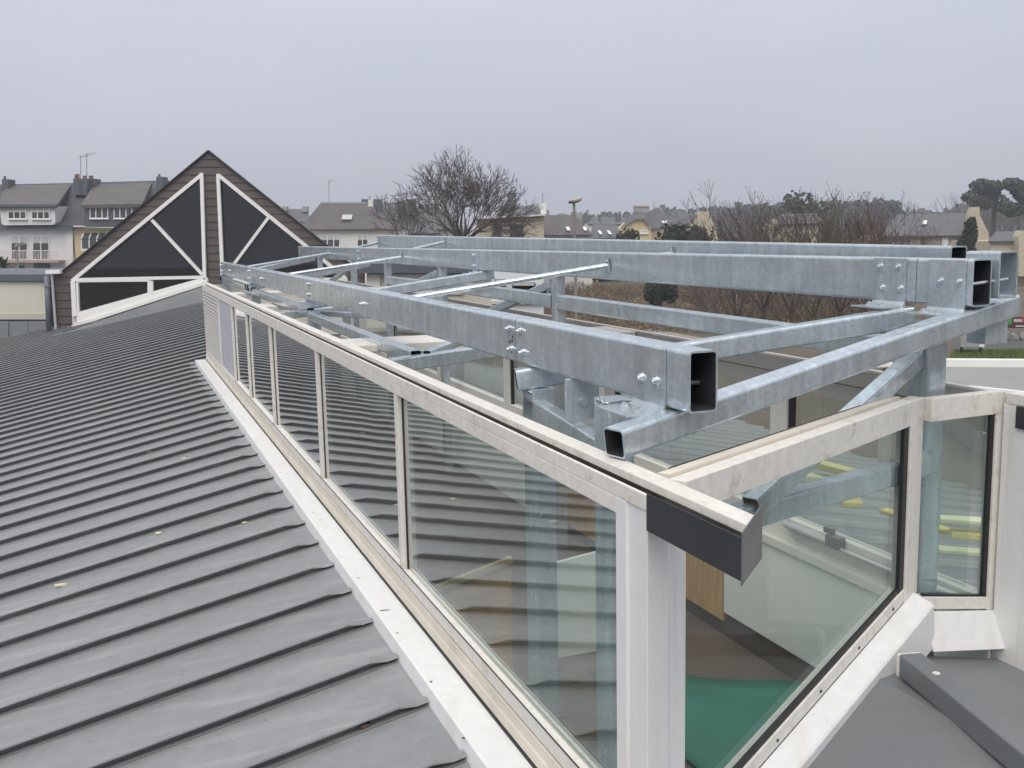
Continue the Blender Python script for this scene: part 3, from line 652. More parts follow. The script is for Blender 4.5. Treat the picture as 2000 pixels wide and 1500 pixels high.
# verge caps and roof slopes behind
DK = pmat('verge_cap_dark', (.022, .022, .024), .5)
for p, q in ((AP, (124, 531)), (AP, (694, 524))):
    mb = MB(); mb.bar(g(p[0], p[1] - 1.5, .02), g(q[0], q[1] - 1.5, .02), .16, .035, (g(*q) - g(*p)).cross(V((0, 1, 0)))); put('verge_cap', mb, DK, GAB)
    mb = MB(); mb.prism([g(p[0], p[1], -.05), g(q[0], q[1], -.05), g(q[0], q[1], -.05) + V((-1.9, 5, -.25)), g(p[0], p[1], -.05) + V((-1.9, 5, -.25))], (0, 0, -.08)); put('roof_slope', mb, DK, GAB)
mb = MB(); mb.box(g(96, 530).x, g(124, 530).x, GY - .25, GY + .1, g(110, 534).z, g(110, 527).z); put('eaves_box', mb, WFRAME, GAB)
mb = MB(); mb.bar(g(103, 535, .06), g(111, 643, .06), .07, .05); put('corner_trim', mb, WFRAME, GAB)
# dark glass and white frames
def gl(pts, name='pane'): 
    mb = MB(); mb.prism([g(u, v, .0) for u, v in pts], (0, .03, 0)); put(name, mb, DARKG, GAB)
gl([(394, 345), (300, 430), (396, 535), (397, 540)]); gl([(298, 432), (160, 543), (392, 541)])
gl([(150, 548), (292, 548), (292, 566), (152, 610)]); gl([(304, 548), (392, 546), (304, 568)])
gl([(431, 347), (524, 424), (444, 535), (437, 540)]); gl([(526, 426), (660, 540), (446, 540)])
gl([(446, 545), (660, 545), (690, 560), (560, 575), (446, 552)])
def fb(p, q, wpx, out=.07, name='frame_bar', mat=None):
    a, b = g(*p, out), g(*q, out); mb = MB(); mb.bar(a, b, .10, wpx * GY / F, (b - a).cross(V((0, 1, 0)))); return put(name, mb, mat or WFRAME, GAB)
fb((396.5, 341), (144, 548), 6.5, .08); fb((396, 338), (402, 546), 6.5, .09); fb((146, 546), (404, 541), 6, .085)
fb((299, 430), (397, 536), 5.5, .075); fb((146, 548), (150, 630), 9, .09); fb((296, 548), (296, 572), 10, .075); fb((300, 548), (300, 572), 3, .08)
fb((150, 614), (400, 545), 7, .075); fb((152, 549), (296, 547.5), 4, .08, 'casement_rail'); fb((154, 550), (156, 612), 4, .08, 'casement_rail')
fb((428, 340), (437, 546), 6.5, .09); fb((428, 342), (676, 543), 6.5, .08); fb((526, 425), (443, 537), 5.5, .075); fb((436, 545), (680, 545), 6, .085)
mb = MB(); mb.prism([g(u, v, .14) for u, v in ((146, 633), (146, 618), (407, 541), (409, 551))], (0, .12, 0)); put('foot_flashing', mb, WFRAME, GAB)
mb = MB(); mb.prism([g(u, v, .22) for u, v in ((146, 640), (146, 634), (409, 547), (410, 554))], (0, .16, 0)); put('foot_flashing', mb, WFRAME, GAB)
mb = MB(); mb.prism([g(u, v, .14) for u, v in ((440, 548), (450, 545), (715, 566), (715, 580), (440, 560))], (0, .12, 0)); put('foot_flashing', mb, WFRAME, GAB)
mb = MB(); mb.tube(g(100, 538, .3), g(105, 650, .3), .075, n=12); dp = put('downpipe', mb, pmat('grey_downpipe', (.11, .125, .145), .45), GAB, smooth=True)
mb = MB(); mb.tube(g(101.5, 556, .3), g(102, 560, .3), .09, n=12); put('pipe_clip', mb, ROOFD, dp)
mb = MB(); mb.box(g(105, 650).x, g(118, 650).x, GY - .3, GY, g(110, 654).z, g(110, 645).z); put('drain_box', mb, ROOFD, GAB)

# side block left of the gable
CRW = pmat('cream_render', (.56, .54, .46), .75, 0, .06, 1.2, fine=.05); ZW = pmat('zinc_siding', (.20, .215, .225), .5, .1, .1, 1.5)
FAS2 = pmat('blue_grey_fascia', (.085, .098, .125), .5)
sb = thing('side_block', 'low cream flat roofed block with a blue grey fascia beside the gable', 'building', pt(40, 600, 30) * 1.0)
def pbox(u0, u1, v0, v1, y, depth):
    a = pt(u0, v0, y); b = pt(u1, v1, y); c = pt(u0, v1, y)
    mb = MB(); mb.hexa([pt(u0, v1, y), pt(u1, v1, y), pt(u1, v1, y) + V((0, depth, 0)), pt(u0, v1, y) + V((0, depth, 0)), pt(u0, v0, y), pt(u1, v0, y), pt(u1, v0, y) + V((0, depth, 0)), pt(u0, v0, y) + V((0, depth, 0))]); return mb
put('wall', pbox(-260, 97, 549, 690, 31, 5), INDARK, sb); put('fascia', pbox(-260, 97, 536, 549, 30.8, 5.4), FAS2, sb)
put('cream_panel', pbox(-260, 92, 550, 613, 30.9, .1), CRW, sb); put('panel_foot', pbox(-260, 93, 613, 624, 30.85, .12), TAUPE, sb)
for k in range(8):
    u = 92 - k * 38; put('zinc_sheet', pbox(u - 37, u, 627, 690, 30.85 + .03 * (k % 2), .1), ZW, sb)

# block to the right of the gable and the white wing with blue framed windows
rb = thing('flat_wing', 'pale flat roofed wing with a grey fascia behind the steel frame', 'building', pt(800, 600, 30))
put('wall', pbox(716, 962, 534, 640, 29, 4), CRW, rb); put('fascia', pbox(700, 968, 515, 533.5, 28.7, 4.6), FAS2, rb)
for u0, u1 in ((716, 742), (760, 850), (862, 906)):
    put('cream_panel', pbox(u0, u1, 535, 575, 28.93, .06), pmat('pale_panel', (.64, .62, .58), .7), rb)
ww = thing('white_annexe', 'white annexe with dark blue framed windows seen under the middle beam', 'building', pt(1010, 640, 24))
WHITE = pmat('white_render', (.70, .69, .66), .8, 0, .05, .8, fine=.05); WHITE2 = pmat('white_render_cool', (.66, .67, .68), .8, 0, .05, .8, fine=.04)
BLUE = pmat('blue_window_frame', (.06, .13, .26), .5)
put('wall', pbox(960, 1062, 520, 640, 22, 4), WHITE2, ww); put('base_strip', pbox(958, 1064, 588, 594, 21.93, .2), CRW, ww)
for u0, u1, v0, v1 in ((966, 988, 545, 566), (1000, 1046, 552, 584)):
    w = put('window', pbox(u0, u1, v0, v1, 21.95, .08), BLUE, ww); put('pane', pbox(u0 + 2, u1 - 3, v0 + 1, v1 - 2, 21.93, .05), DARKG, w)
    put('roller_shutter', pbox(u0 + 2, u1 - 3, v0 + 1, v0 + 6, 21.915, .03), LOUV, w)

# flat roof to the right
MEMB = pmat('roof_membrane', (.27, .27, .265), .7, 0, .1, .8, fine=.12)
frf = thing('flat_roof', 'grey membrane flat roof with a white edge right of the frame', 'roof', V((9, 16, GZ)))
zf = -2.4
e0, e1 = ptz(1380, 668, zf), ptz(2060, 706, zf)
mb = MB(); mb.prism([ptz(1720, 708, zf), ptz(2080, 716, zf), V((16, 9.0, zf)), V((5.0, 9.0, zf))], (0, 0, -.3)); put('membrane', mb, MEMB, frf)
mb = MB(); mb.bar(ptz(1700, 708, zf + .05), ptz(2100, 711, zf + .05), .22, .14); put('edge_coping', mb, WFRAME, frf)
mb = MB(); mb.bar(ptz(1890, 757, zf + .02), ptz(2060, 775, zf + .02), .10, .06); put('roof_trim', mb, WFRAME, frf)
mb = MB(); mb.prism([ptz(1720, 708, zf - .3), ptz(2080, 716, zf - .3), V((16, 9.0, zf - .3)), V((5.0, 9.0, zf - .3))], (0, 0, -2.0)); put('wall', mb, CRW, frf)

# =================================================================== GROUND
GRD = pmat('ground_soil', (.115, .095, .070), .95, 0, .35, .25, fine=.25)
mb = MB(); mb.add([(-900, -120, GZ), (900, -120, GZ), (900, 1500, GZ), (-900, 1500, GZ)], [(0, 1, 2, 3)])
tag(put('ground', mb, GRD), kind='structure')
ASP = pmat('asphalt', (.085, .085, .09), .9, 0, .12, .4, fine=.2); GRV = pmat('pale_gravel', (.34, .31, .27), .95, 0, .15, 1.5, fine=.4); LAWN = pmat('lawn_green', (.085, .115, .028), .95, 0, .3, .8, fine=.3)
def gpatch(name, pix, z, mat):
    mb = MB(); mb.prism([ptz(u, v, GZ + z) for u, v in pix], (0, 0, -.02)); return tag(put(name, mb, mat), kind='structure')
gpatch('gravel_path', [(1165, 632), (1260, 640), (1420, 668), (1500, 700), (1150, 700), (1080, 650)], .012, GRV)
gpatch('lawn', [(1860, 684), (2040, 680), (2100, 720), (1840, 730)], .016, LAWN)
gpatch('grass_strip', [(1125, 612), (1190, 618), (1212, 626), (1150, 630)], .02, LAWN)
mb = MB(); mb.add([(-60, 50, GZ + .03), (14, 50, GZ + .03), (10, 74, GZ + .03), (-60, 74, GZ + .03)], [(0, 1, 2, 3)]); tag(put('road', mb, ASP), kind='structure')
gpatch('far_road', [(1860, 668), (2050, 664), (2050, 680), (1860, 684)], .008, ASP)

# grass blades on the lawn, leaf litter on the bank
GRASS = pmat('grass_blades', (.10, .14, .03), .9, 0, .4, 1.2)
mb = MB(); rr = random.Random(11); vs = []; fs = []
def scatter(pix, n, fn):
    c = [ptz(u, v, GZ) for u, v in pix]
    for i in range(n):
        a, b = rr.random(), rr.random(); p = c[0].lerp(c[1], a).lerp(c[3].lerp(c[2], a), b); fn(p)
def blade(p):
    a = rr.uniform(0, 6.3); h = rr.uniform(.04, .12); w = .02
    k = len(vs); vs.extend([p + V((math.cos(a) * w, math.sin(a) * w, .01)), p - V((math.cos(a) * w, math.sin(a) * w, -.01)), p + V((rr.uniform(-.05, .05), rr.uniform(-.05, .05), h))]); fs.append((k, k + 1, k + 2))
scatter([(1862, 686), (2040, 682), (2090, 716), (1845, 726)], 9000, blade); mb.add(vs, fs)
tag(put('lawn_grass', mb, GRASS), 'short green grass of the roadside lawn', 'grass', kind='stuff')
LEAFB = pmat('dry_bank_leaves', (.20, .135, .080), .95, 0, .65, .7, fine=.4); LEAFG = pmat('ivy_leaves', (.07, .075, .03), .9, 0, .5, 2)
def flake(sz, hmax):
    def f(p):
        h = hmax * rr.random() ** 1.6 * (.5 + .5 * math.sin(p.x * .9) * math.cos(p.y * .5)); q = p + V((0, 0, .02 + abs(h)))
        a = V((rr.uniform(-1, 1), rr.uniform(-1, 1), rr.uniform(-.7, .7))).normalized(); b = a.orthogonal().normalized(); s = sz * rr.uniform(.4, 1.2); k = len(vs)
        vs.extend([q + a * s, q + b * s * .6, q - a * s, q - b * s * .6]); fs.append((k, k + 1, k + 2, k + 3))
    return f
bank = [(1062, 566), (1760, 552), (1800, 668), (1040, 640)]
mb = MB(); vs = []; fs = []; scatter(bank, 60000, flake(.075, .9)); mb.add(vs, fs)
tag(put('dry_bank_leaves', mb, LEAFB), 'brown dead leaves and bramble covering the bank beyond the frame', 'dead leaves', kind='stuff')
mb = MB(); vs = []; fs = []; scatter(bank, 14000, flake(.07, .9)); mb.add(vs, fs)
tag(put('bank_ivy', mb, LEAFG), 'dull green ivy patches among the dead leaves on the bank', 'ivy', kind='stuff')
TWIGM = pmat('twig_bark', (.070, .052, .045), .9, 0, .3, 3); TWIGR = pmat('reddish_twigs', (.095, .055, .050), .9, 0, .3, 3); TWIGG = pmat('mossy_bark', (.075, .072, .045), .9, 0, .4, 3); TWIGF = pmat('far_bark', (.085, .078, .078), .9, 0, .2, .3)
mb = MB()
def twig(p):
    q = p + V((0, 0, rr.uniform(0, .3))); e = q + V((rr.uniform(-.8, .8), rr.uniform(-.5, .5), rr.uniform(.1, .9))); mb.tube(q, e, .012, .004, 3, False)
scatter(bank, 3500, twig)
def shoot(p):
    q = p + V((0, 0, 0)); hh = rr.uniform(.5, 2.3); e = q + V((rr.uniform(-.5, .5) * hh, rr.uniform(-.4, .4) * hh, hh * .6)); f = e + V((rr.uniform(-.5, .5) * hh, rr.uniform(-.4, .4) * hh, hh * .4)); mb.tube(q, e, .016, .011, 3, False); mb.tube(e, f, .011, .004, 3, False)
scatter([(1340, 572), (1760, 566), (1790, 640), (1350, 640)], 1500, shoot); tag(put('bank_bramble', mb, TWIGM), 'thin bare bramble stems tangled over the brown bank', 'bramble', kind='stuff')

# =================================================================== BARE TREES
RMIN = .012
def grow(mb, p, dr, ln, rad, lev, R, spread, upw, kids, tips, seg=3):
    sides = (6, 5, 4, 3, 3, 3, 3)[min(lev, 6)]
    pts = [p]; d_ = dr.normalized(); r = rad
    for i in range(seg):
        d_ = (d_ + V((R.gauss(0, .13), R.gauss(0, .13), R.gauss(0, .08) + upw))).normalized()
        q = pts[-1] + d_ * ln / seg; r2 = max(RMIN * .7, r * (.86 if i < seg - 1 else .72)); r = max(r, RMIN)
        mb.tube(pts[-1], q, r, r2, sides, False); r = r2; pts.append(q)
    if lev >= len(kids): tips.append((pts[-1], d_)); return
    k = kids[lev]
    for i in range(k):
        a = 2 * math.pi * (i + R.random() * .7) / k; o = d_.orthogonal().normalized(); o2 = d_.cross(o)
        nd = (d_ + (o * math.cos(a) + o2 * math.sin(a)) * spread[lev] * R.uniform(.6, 1.3)).normalized()
        at = pts[-1] if (i < 2 or lev == 0) else pts[R.choice([1, 2])]
        grow(mb, at, nd, ln * R.uniform(.62, .86), r * (.72 if lev else .62), lev + 1, R, spread, upw, kids, tips, seg if lev < 2 else 2)
def tree(name, label, base, trunk, rad, seed, kids, spread, upw, mat, group=None, buds=None, lean=(0, 0, 1), first=.62, rmin=.012, strat=False):
    global RMIN
    RMIN = rmin
    R = random.Random(seed); T = thing(name, label, 'tree', base, group); mb = MB(); tips = []
    p = V(base); d_ = V(lean).normalized(); top = p + d_ * trunk
    mb.tube(p, p + d_ * trunk * .5, rad * 1.15, rad, 8, False); mb.tube(p + d_ * trunk * .5, top, rad, rad * .9, 8, False)
    put('trunk', mb, mat, T, smooth=True); mb = MB(); k = kids[0]
    for i in range(k):
        if strat:
            el = math.radians(8 + 78 * (i + .5) / k); az = i * 2.4 + R.uniform(-.3, .3); nd = V((math.cos(az) * math.cos(el), math.sin(az) * math.cos(el) * .8, math.sin(el)))
            grow(mb, top - d_ * R.uniform(0, trunk * .12), nd, trunk * first * R.uniform(.92, 1.08), rad * .5, 1, R, spread, upw, kids, tips); continue
        a = 2 * math.pi * (i + R.random() * .5) / k; nd = (d_ + V((math.cos(a), math.sin(a), 0)) * spread[0] * R.uniform(.55, 1.25)).normalized()
        grow(mb, top - d_ * R.uniform(0, trunk * .25), nd, trunk * first * R.uniform(.85, 1.2), rad * R.uniform(.45, .65), 1, R, spread, upw, kids, tips)
    put('crown', mb, mat, T)
    if buds:
        mb = MB()
        for q, dd in tips:
            if R.random() < buds[0]:
                s = buds[1] * R.uniform(.6, 1.4); a = dd.orthogonal().normalized() * s * .6; b = dd.cross(a)
                mb.add([q - dd * s, q + a, q + b, q - a, q - b, q + dd * s], [(0, 2, 1), (0, 3, 2), (0, 4, 3), (0, 1, 4), (5, 1, 2), (5, 2, 3), (5, 3, 4), (5, 4, 1)])
        o = put('seed_heads', mb, mat, T); o['kind'] = 'stuff'
    return T
b = pt(905, 500, 66); b.z = GZ
tree('bare_tree', 'wide bare round crowned tree above the middle beam before slate roofs', b, 4.3, .24, 21, [14, 3, 3, 3, 3, 3], [1.3, .5, .5, .5, .5, .5], .02, TWIGM, first=.425, rmin=.015, strat=True)
b = pt(800, 500, 72); b.z = GZ
tree('bare_tree', 'smaller bare tree beside the wide crowned one, over the white house', b, 3.8, .13, 4, [5, 3, 3, 3, 2], [.9, .5, .5, .5, .5], .05, TWIGM, first=.34, rmin=.018)
spots = [(1440, 46, 1, 'leftmost bare shrub tree with tall shoots behind the middle beam', 2.0), (1492, 50, 2, 'bare shrub tree second along the row behind the middle beam', 2.1), (1545, 47, 3, 'dense bare shrub tree in the middle of the row on the bank', 2.2),
         (1590, 45, 5, 'bare shrub tree just right of the densest one on the bank', 2.2), (1640, 48, 6, 'reddish bare shrub tree with upright shoots on the bank', 2.3), (1690, 46, 8, 'reddish bare shrub tree next to the long slate house', 2.1), (1735, 52, 9, 'last low reddish shrub tree before the long slate house', 1.7)]
for u, y, sd_, lab, tr in spots:
    b = pt(u, 600, y); b.z = GZ
    tree('shrub_tree', lab, b, tr * .42, .08, sd_, [7, 3, 3, 3, 3], [.62, .45, .45, .45, .45], .07, TWIGR if u > 1600 else (TWIGG if u == 1590 else TWIGM), 'bare shrub trees on the bank', buds=(.30, .042), first=1.85, rmin=.010)

# foliage clumps
def leaves(mb, c, rad, n, sz, R, shell=.55):
    vs = []; fs = []
    for i in range(n):
        d_ = V((R.gauss(0, 1), R.gauss(0, 1), R.gauss(0, 1))).normalized(); f = shell + (1 - shell) * R.random() ** .5
        q = V(c) + V((d_.x * rad[0], d_.y * rad[1], d_.z * rad[2])) * f
        a = (d_ + V((R.gauss(0, .7), R.gauss(0, .7), R.gauss(0, .7)))).normalized(); x = a.orthogonal().normalized(); y = a.cross(x); s = sz * R.uniform(.5, 1.3); k = len(vs)
        vs += [q + x * s, q + y * s * .7, q - x * s, q - y * s * .7]; fs.append((k, k + 1, k + 2, k + 3))
    mb.add(vs, fs)
EVG = pmat('dark_evergreen', (.022, .034, .020), .9, 0, .5, 1.2); EVG2 = pmat('conifer_green', (.020, .030, .018), .9, 0, .5, 1.5); PINE = pmat('pine_needles', (.040, .058, .042), .9, 0, .4, .8); PALMM = pmat('palm_green', (.05, .07, .025), .8, 0, .3, 2)
def bush(name, label, u, v0, v1, w_px, y, seed, mat=EVG, n=2600, sz=.16, cat='bush', lobes=9, cone=False):
    R = random.Random(seed); zt = pt(u, v0, y).z; zb = max(GZ, pt(u, v1, y).z); x = pt(u, v0, y).x; w = w_px * y / F / 2; h = zt - zb
    T = thing(name, label, cat, V((x, y, zb))); mb = MB(); mb.tube(V((x, y, zb - .3)), V((x, y, zb + h * .6)), .09, .05, 6); put('trunk', mb, TWIGM, T)
    mb = MB()
    for i in range(lobes):
        if cone:
            f = i / (lobes - 1); rr_ = w * (1 - f * .62); c = (x + R.uniform(-.25, .25) * w, y, zb + h * (.12 + .74 * f)); leaves(mb, c, (rr_, rr_, h * .17), n // lobes, sz, R)
        else:
            f = i / (lobes - 1) - .5; c = (x + f * 1.5 * w, y + R.uniform(-.4, .4) * w, zb + h * R.uniform(.38, .62)); k = R.uniform(.45, .75)
            leaves(mb, c, (w * k * .75, w * k * .75, h * k * .85), n // lobes, sz, R)
    put('crown', mb, mat, T); return T
bush('evergreen_bush', 'low dark evergreen bush in front of the yellow house', 1338, 446, 520, 95, 70, 1, n=2600)
bush('evergreen_bush', 'small dark bush at the left foot of the yellow house', 1226, 450, 520, 40, 74, 2, n=1200)
bush('evergreen_bush', 'rounded dark bush on the brown bank under the middle beam', 1290, 548, 592, 58, 58, 3, n=2200, sz=.10)
bush('conifer', 'dark columnar conifer before the white gable of the long house', 1890, 428, 560, 58, 70, 4, EVG2, 3200, .15, 'conifer', 8, True)
bush('evergreen_bush', 'dark shrub showing between the shrub trees and the grey roofs', 1572, 384, 470, 80, 150, 6, PINE, 1500, .4)
# tall pines far right
for u, v0, w_, sd_, lab in ((1945, 346, 120, 7, 'tall dark pine with a flat crown over the far right roofs'), (2010, 352, 70, 8, 'tall dark pine cut by the right edge of the picture'), (1720, 392, 90, 9, 'hazy round pine above the shrub trees')):
    y = 125 if v0 < 380 else 190
    R = random.Random(sd_); T = thing('pine_tree', lab, 'tree', V((pt(u, v0, y).x, y, GZ)), 'far pines'); zt = pt(u, v0, y).z; x = pt(u, v0, y).x; w = w_ * y / F / 2
    mb = MB(); mb.tube((x, y, GZ), (x, y, zt - 2.0), .35, .2, 7)
    for i in range(7): mb.tube((x, y, zt - 4.0 + .3 * i), (x + R.uniform(-1, 1) * w * .8, y + R.uniform(-1, 1), zt - 2.2 + .2 * i), .10, .04, 4)
    put('trunk', mb, TWIGM, T); mb = MB()
    for i in range(13): leaves(mb, (x + R.uniform(-.85, .85) * w, y + R.uniform(-.6, .6) * w, zt - R.uniform(.6, 4.2)), (w * .34, w * .34, .75), 260, .24, R)
    put('crown', mb, PINE, T)
# palm at the left edge
T = thing('palm', 'green palm tuft showing above the side block', 'palm', V((pt(8, 540, 60).x, 60, GZ))); R = random.Random(2); c = pt(8, 522, 60)
mb = MB(); mb.tube((c.x, 60, GZ), c, .16, .13, 8); put('trunk', mb, TWIGM, T)
for i in range(34):
    mb = MB(); a = R.uniform(0, 6.3); e = R.uniform(-.2, 1.3); p0 = c.copy(); d_ = V((math.cos(a) * math.cos(e), math.sin(a) * math.cos(e), math.sin(e))); s = d_.cross(UP).normalized() * .10; prev = [p0 - s * .3, p0 + s * .3]; P = prev[:]
    for k in range(1, 5):
        q = p0 + d_ * .28 * k + V((0, 0, -.025 * k * k)); ww_ = s * (1.2 - .28 * k); P += [q - ww_, q + ww_]
    mb.add(P, [(2 * k, 2 * k + 1, 2 * k + 3, 2 * k + 2) for k in range(4)]); put('frond', mb, PALMM, T)
# distant woods: hazy masses of bare trees
def wood(name, label, spans, y, seed, hpx, mat):
    R = random.Random(seed); mb = MB()
    for u0, u1, vt, step in spans:
        u = u0
        while u < u1:
            yy = y * R.uniform(.95, 1.1); x = pt(u, 450, yy).x; zt = pt(u, vt + R.uniform(-6, 9), yy).z; h = zt - GZ; tips = []
            mb.tube((x, yy, GZ), (x, yy, GZ + h * .3), .22, .16, 5, False)
            for i in range(5):
                a = 2 * math.pi * (i + R.random()) / 5
                grow(mb, V((x, yy, GZ + h * R.uniform(.18, .32))), V((math.cos(a) * .5, math.sin(a) * .5, 1)), h * .26, .12, 2, R, [.5] * 6, .06, [0, 0, 3, 3, 2], tips, 2)
            u += step * R.uniform(.7, 1.3)
    tag(put(name, mb, mat), label, 'woodland', kind='stuff')
wood('distant_woods', 'grey hazy belt of bare trees behind the shrub trees', [(1395, 1560, 385, 17), (1560, 1700, 400, 17), (1690, 1780, 385, 17)], 175, 31, 0, TWIGF)
wood('distant_woods', 'grey bare trees rising around the pines at the far right', [(1868, 2060, 372, 16)], 150, 32, 0, TWIGF)
def mass(name, label, spans, y, seed, mat, sz, dens):
    R = random.Random(seed); mb = MB()
    for u0, u1, vt in spans:
        u = u0
        while u < u1:
            yy = y * R.uniform(.97, 1.05); p = pt(u, vt + R.uniform(-2, 6), yy); h = p.z - GZ; w = 13 * yy / F
            leaves(mb, (p.x, yy, GZ + h * .55), (w, w, h * .5), dens, sz, R, .6); u += 11
    tag(put(name, mb, mat), label, 'woodland', kind='stuff')
FARG = pmat('far_foliage', (.055, .062, .058), .95, 0, .3, .1)
mass('far_treeline', 'blue grey treeline on the horizon beyond the roofs', [(560, 760, 428), (1020, 1070, 412), (1090, 1230, 417), (1295, 1420, 407), (1400, 1520, 405), (1750, 1890, 412), (1870, 2080, 400), (-100, 140, 440)], 330, 33, FARG, 1.0, 170)
mass('far_treeline', 'rounded wood of greyer trees above the shrub trees', [(1620, 1760, 392), (1440, 1600, 400)], 260, 34, FARG, .8, 200)

# =================================================================== HOUSES
SLATE = slate_mat('slate_grey', (.105, .105, .115)); SLATEB = slate_mat('slate_weathered', (.098, .092, .090), 3.0, (.145, .128, .095)); SLATED = slate_mat('slate_dark', (.060, .066, .080)); SLATEBR = slate_mat('slate_brown', (.098, .088, .090))
YEL = pmat('yellow_render', (.60, .49, .29), .8, 0, .06, .6, fine=.06); CRE = pmat('cream_stone', (.50, .44, .33), .85, 0, .14, 1.2, dirt=(.25, .22, .18), dirt_scale=1.2, dirt_amt=(.5, .8)); STONE = pmat('rubble_stone', (.42, .38, .31), .9, 0, .22, 2.5, fine=.3)
BLIND = pmat('roller_shutter_grey', (.50, .51, .51), .6); CURT = pmat('curtained_glass', (.055, .058, .060), .15, 0, .5, 3); BRICK = pmat('clay_pot', (.20, .095, .065), .8); CHIMG = pmat('slate_hung_chimney', (.075, .085, .105), .6); GRY = pmat('grey_cement', (.30, .30, .295), .85); RAILM = pmat('white_railing', (.62, .60, .57), .5); ANTM = pmat('antenna_metal', (.25, .25, .26), .5, .5)
def hull(pix_front, y, depth):               # outline traced at depth y, given its own thickness backwards
    mb = MB(); mb.prism([pt(u, v, y) for u, v in pix_front], (0, depth, 0)); return mb
def wallbox(u0, u1, v0, y, depth):
    a, b = pt(u0, v0, y), pt(u1, v0, y); mb = MB(); mb.box(a.x, b.x, y, y + depth, GZ, (a.z + b.z) / 2); return mb
def slope(e0, e1, r0, r1, ye, yr, th=.12):   # roof slope: eave pixels at ye, ridge pixels at yr
    mb = MB(); mb.prism([pt(*e0, ye), pt(*e1, ye), pt(*r1, yr), pt(*r0, yr)], (0, .03, -th)); return mb
def window(T, u0, u1, v0, v1, y, leafs=2, shutter=.0, frame=None, sill=True):
    fr_ = frame or WFRAME; du, dv = (u1 - u0), (v1 - v0); fw = 1.6
    w = put('window', pbox(u0 + fw, u1 - fw, v0 + fw, v1 - fw, y - .02, .06), CURT, T)
    for a, b, c, d_ in ((u0, u1, v0, v0 + fw), (u0, u1, v1 - fw, v1), (u0, u0 + fw, v0 + fw, v1 - fw), (u1 - fw, u1, v0 + fw, v1 - fw)): put('frame', pbox(a, b, c, d_, y - .06, .1), fr_, w)
    for k in range(1, leafs):
        uu = u0 + du * k / leafs; put('frame', pbox(uu - .9, uu + .9, v0 + fw, v1 - fw, y - .055, .08), fr_, w)
    if shutter: put('roller_shutter', pbox(u0 + fw, u1 - fw, v0 + fw, v0 + fw + dv * shutter, y - .05, .03), BLIND, w)
    if sill: put('sill', pbox(u0 - 1, u1 + 1, v1, v1 + 1.3, y - .16, .2), fr_, w)
    return w
def pot(T, u, v0, v1, y, mat=None, r=.11):
    mb = MB(); mb.tube(pt(u, v1, y), pt(u, v0, y), r, r * .85, 8); put('chimney_pot', mb, mat or BRICK, T)
def antenna(name, label, u, v0, v1, y, arm, n_el=4):
    T = thing(name, label, 'antenna', pt(u, v1, y)); mb = MB(); mb.tube(pt(u + .6, v1, y), pt(u, v0, y), .03, .025, 6); put('mast', mb, ANTM, T)
    mb = MB(); a, b_ = pt(u - arm * .15, v0 + 2, y), pt(u + arm, v0 + 1, y); mb.tube(a, b_, .02, .02, 5); o = put('boom', mb, ANTM, T)
    for k in range(n_el):
        c = a.lerp(b_, (k + .5) / n_el); mb = MB(); mb.tube(c - V((.0, .4, .16)), c + V((0, .4, .16)), .012, .012, 4); put('element', mb, ANTM, o)
# --- terrace left: white house
Y0 = 80
H = thing('white_terrace_house', 'white terraced house with balcony and white dormer left of the gable', 'house', V((pt(40, 450, Y0).x, Y0 + 4, GZ)))
put('wall', wallbox(-120, 140, 446, Y0, 9), WHITE2, H); put('roof', slope((-130, 443), (143, 441), (-130, 363), (150, 357), Y0 - .4, Y0 + 4), SLATED, H)
put('gutter', pbox(-120, 142, 443, 447, Y0 - .55, .3), FAS2, H); put('wall_pilaster', pbox(131, 142, 448, 560, Y0 - .12, .12), WHITE, H)
D = put('dormer', hull([(-1, 404), (107, 402), (108, 434), (104, 439), (8, 440), (3, 436)], Y0 - .9, 4), WHITE2, H)
put('dormer_roof', slope((-6, 401), (112, 399), (12, 361), (141, 358), Y0 - 1.2, Y0 + 4.1, .25), SLATEB, D); put('dormer_eave', pbox(-5, 110, 399, 403.5, Y0 - 1.25, .4), FAS2, D)
window(D, 15, 51, 405, 428, Y0 - .92, 3, .35); window(D, 61, 97, 405, 428, Y0 - .92, 3, .35)
for u0 in (21, 63): window(H, u0, u0 + 33, 460, 508, Y0, 2, .28, sill=False)
window(H, 33, 50, 516, 535, Y0, 1, 0); window(H, 66, 98, 514, 531, Y0, 1, 0, FAS2)
put('balcony_slab', pbox(-60, 114, 508.5, 513, Y0 - 1.2, 1.2), pmat('rusty_slab', (.40, .30, .24), .8), H)
mb = MB(); mb.bar(pt(-60, 490, Y0 - 1.15), pt(115, 489, Y0 - 1.15), .06, .06); mb.bar(pt(-60, 507, Y0 - 1.15), pt(115, 506.5, Y0 - 1.15), .05, .05)
for k in range(60):
    u = -58 + k * 2.9; mb.bar(pt(u, 507, Y0 - 1.15), pt(u, 490, Y0 - 1.15), .03, .03, V((1, 0, 0)))
put('balcony_railing', mb, RAILM, H)['kind'] = 'stuff'
c = put('chimney', pbox(3.5, 16, 350, 372, Y0 + 3.0, 1.2), CHIMG, H); pot(c, 9.5, 344, 351, Y0 + 3.5, CHIMG)
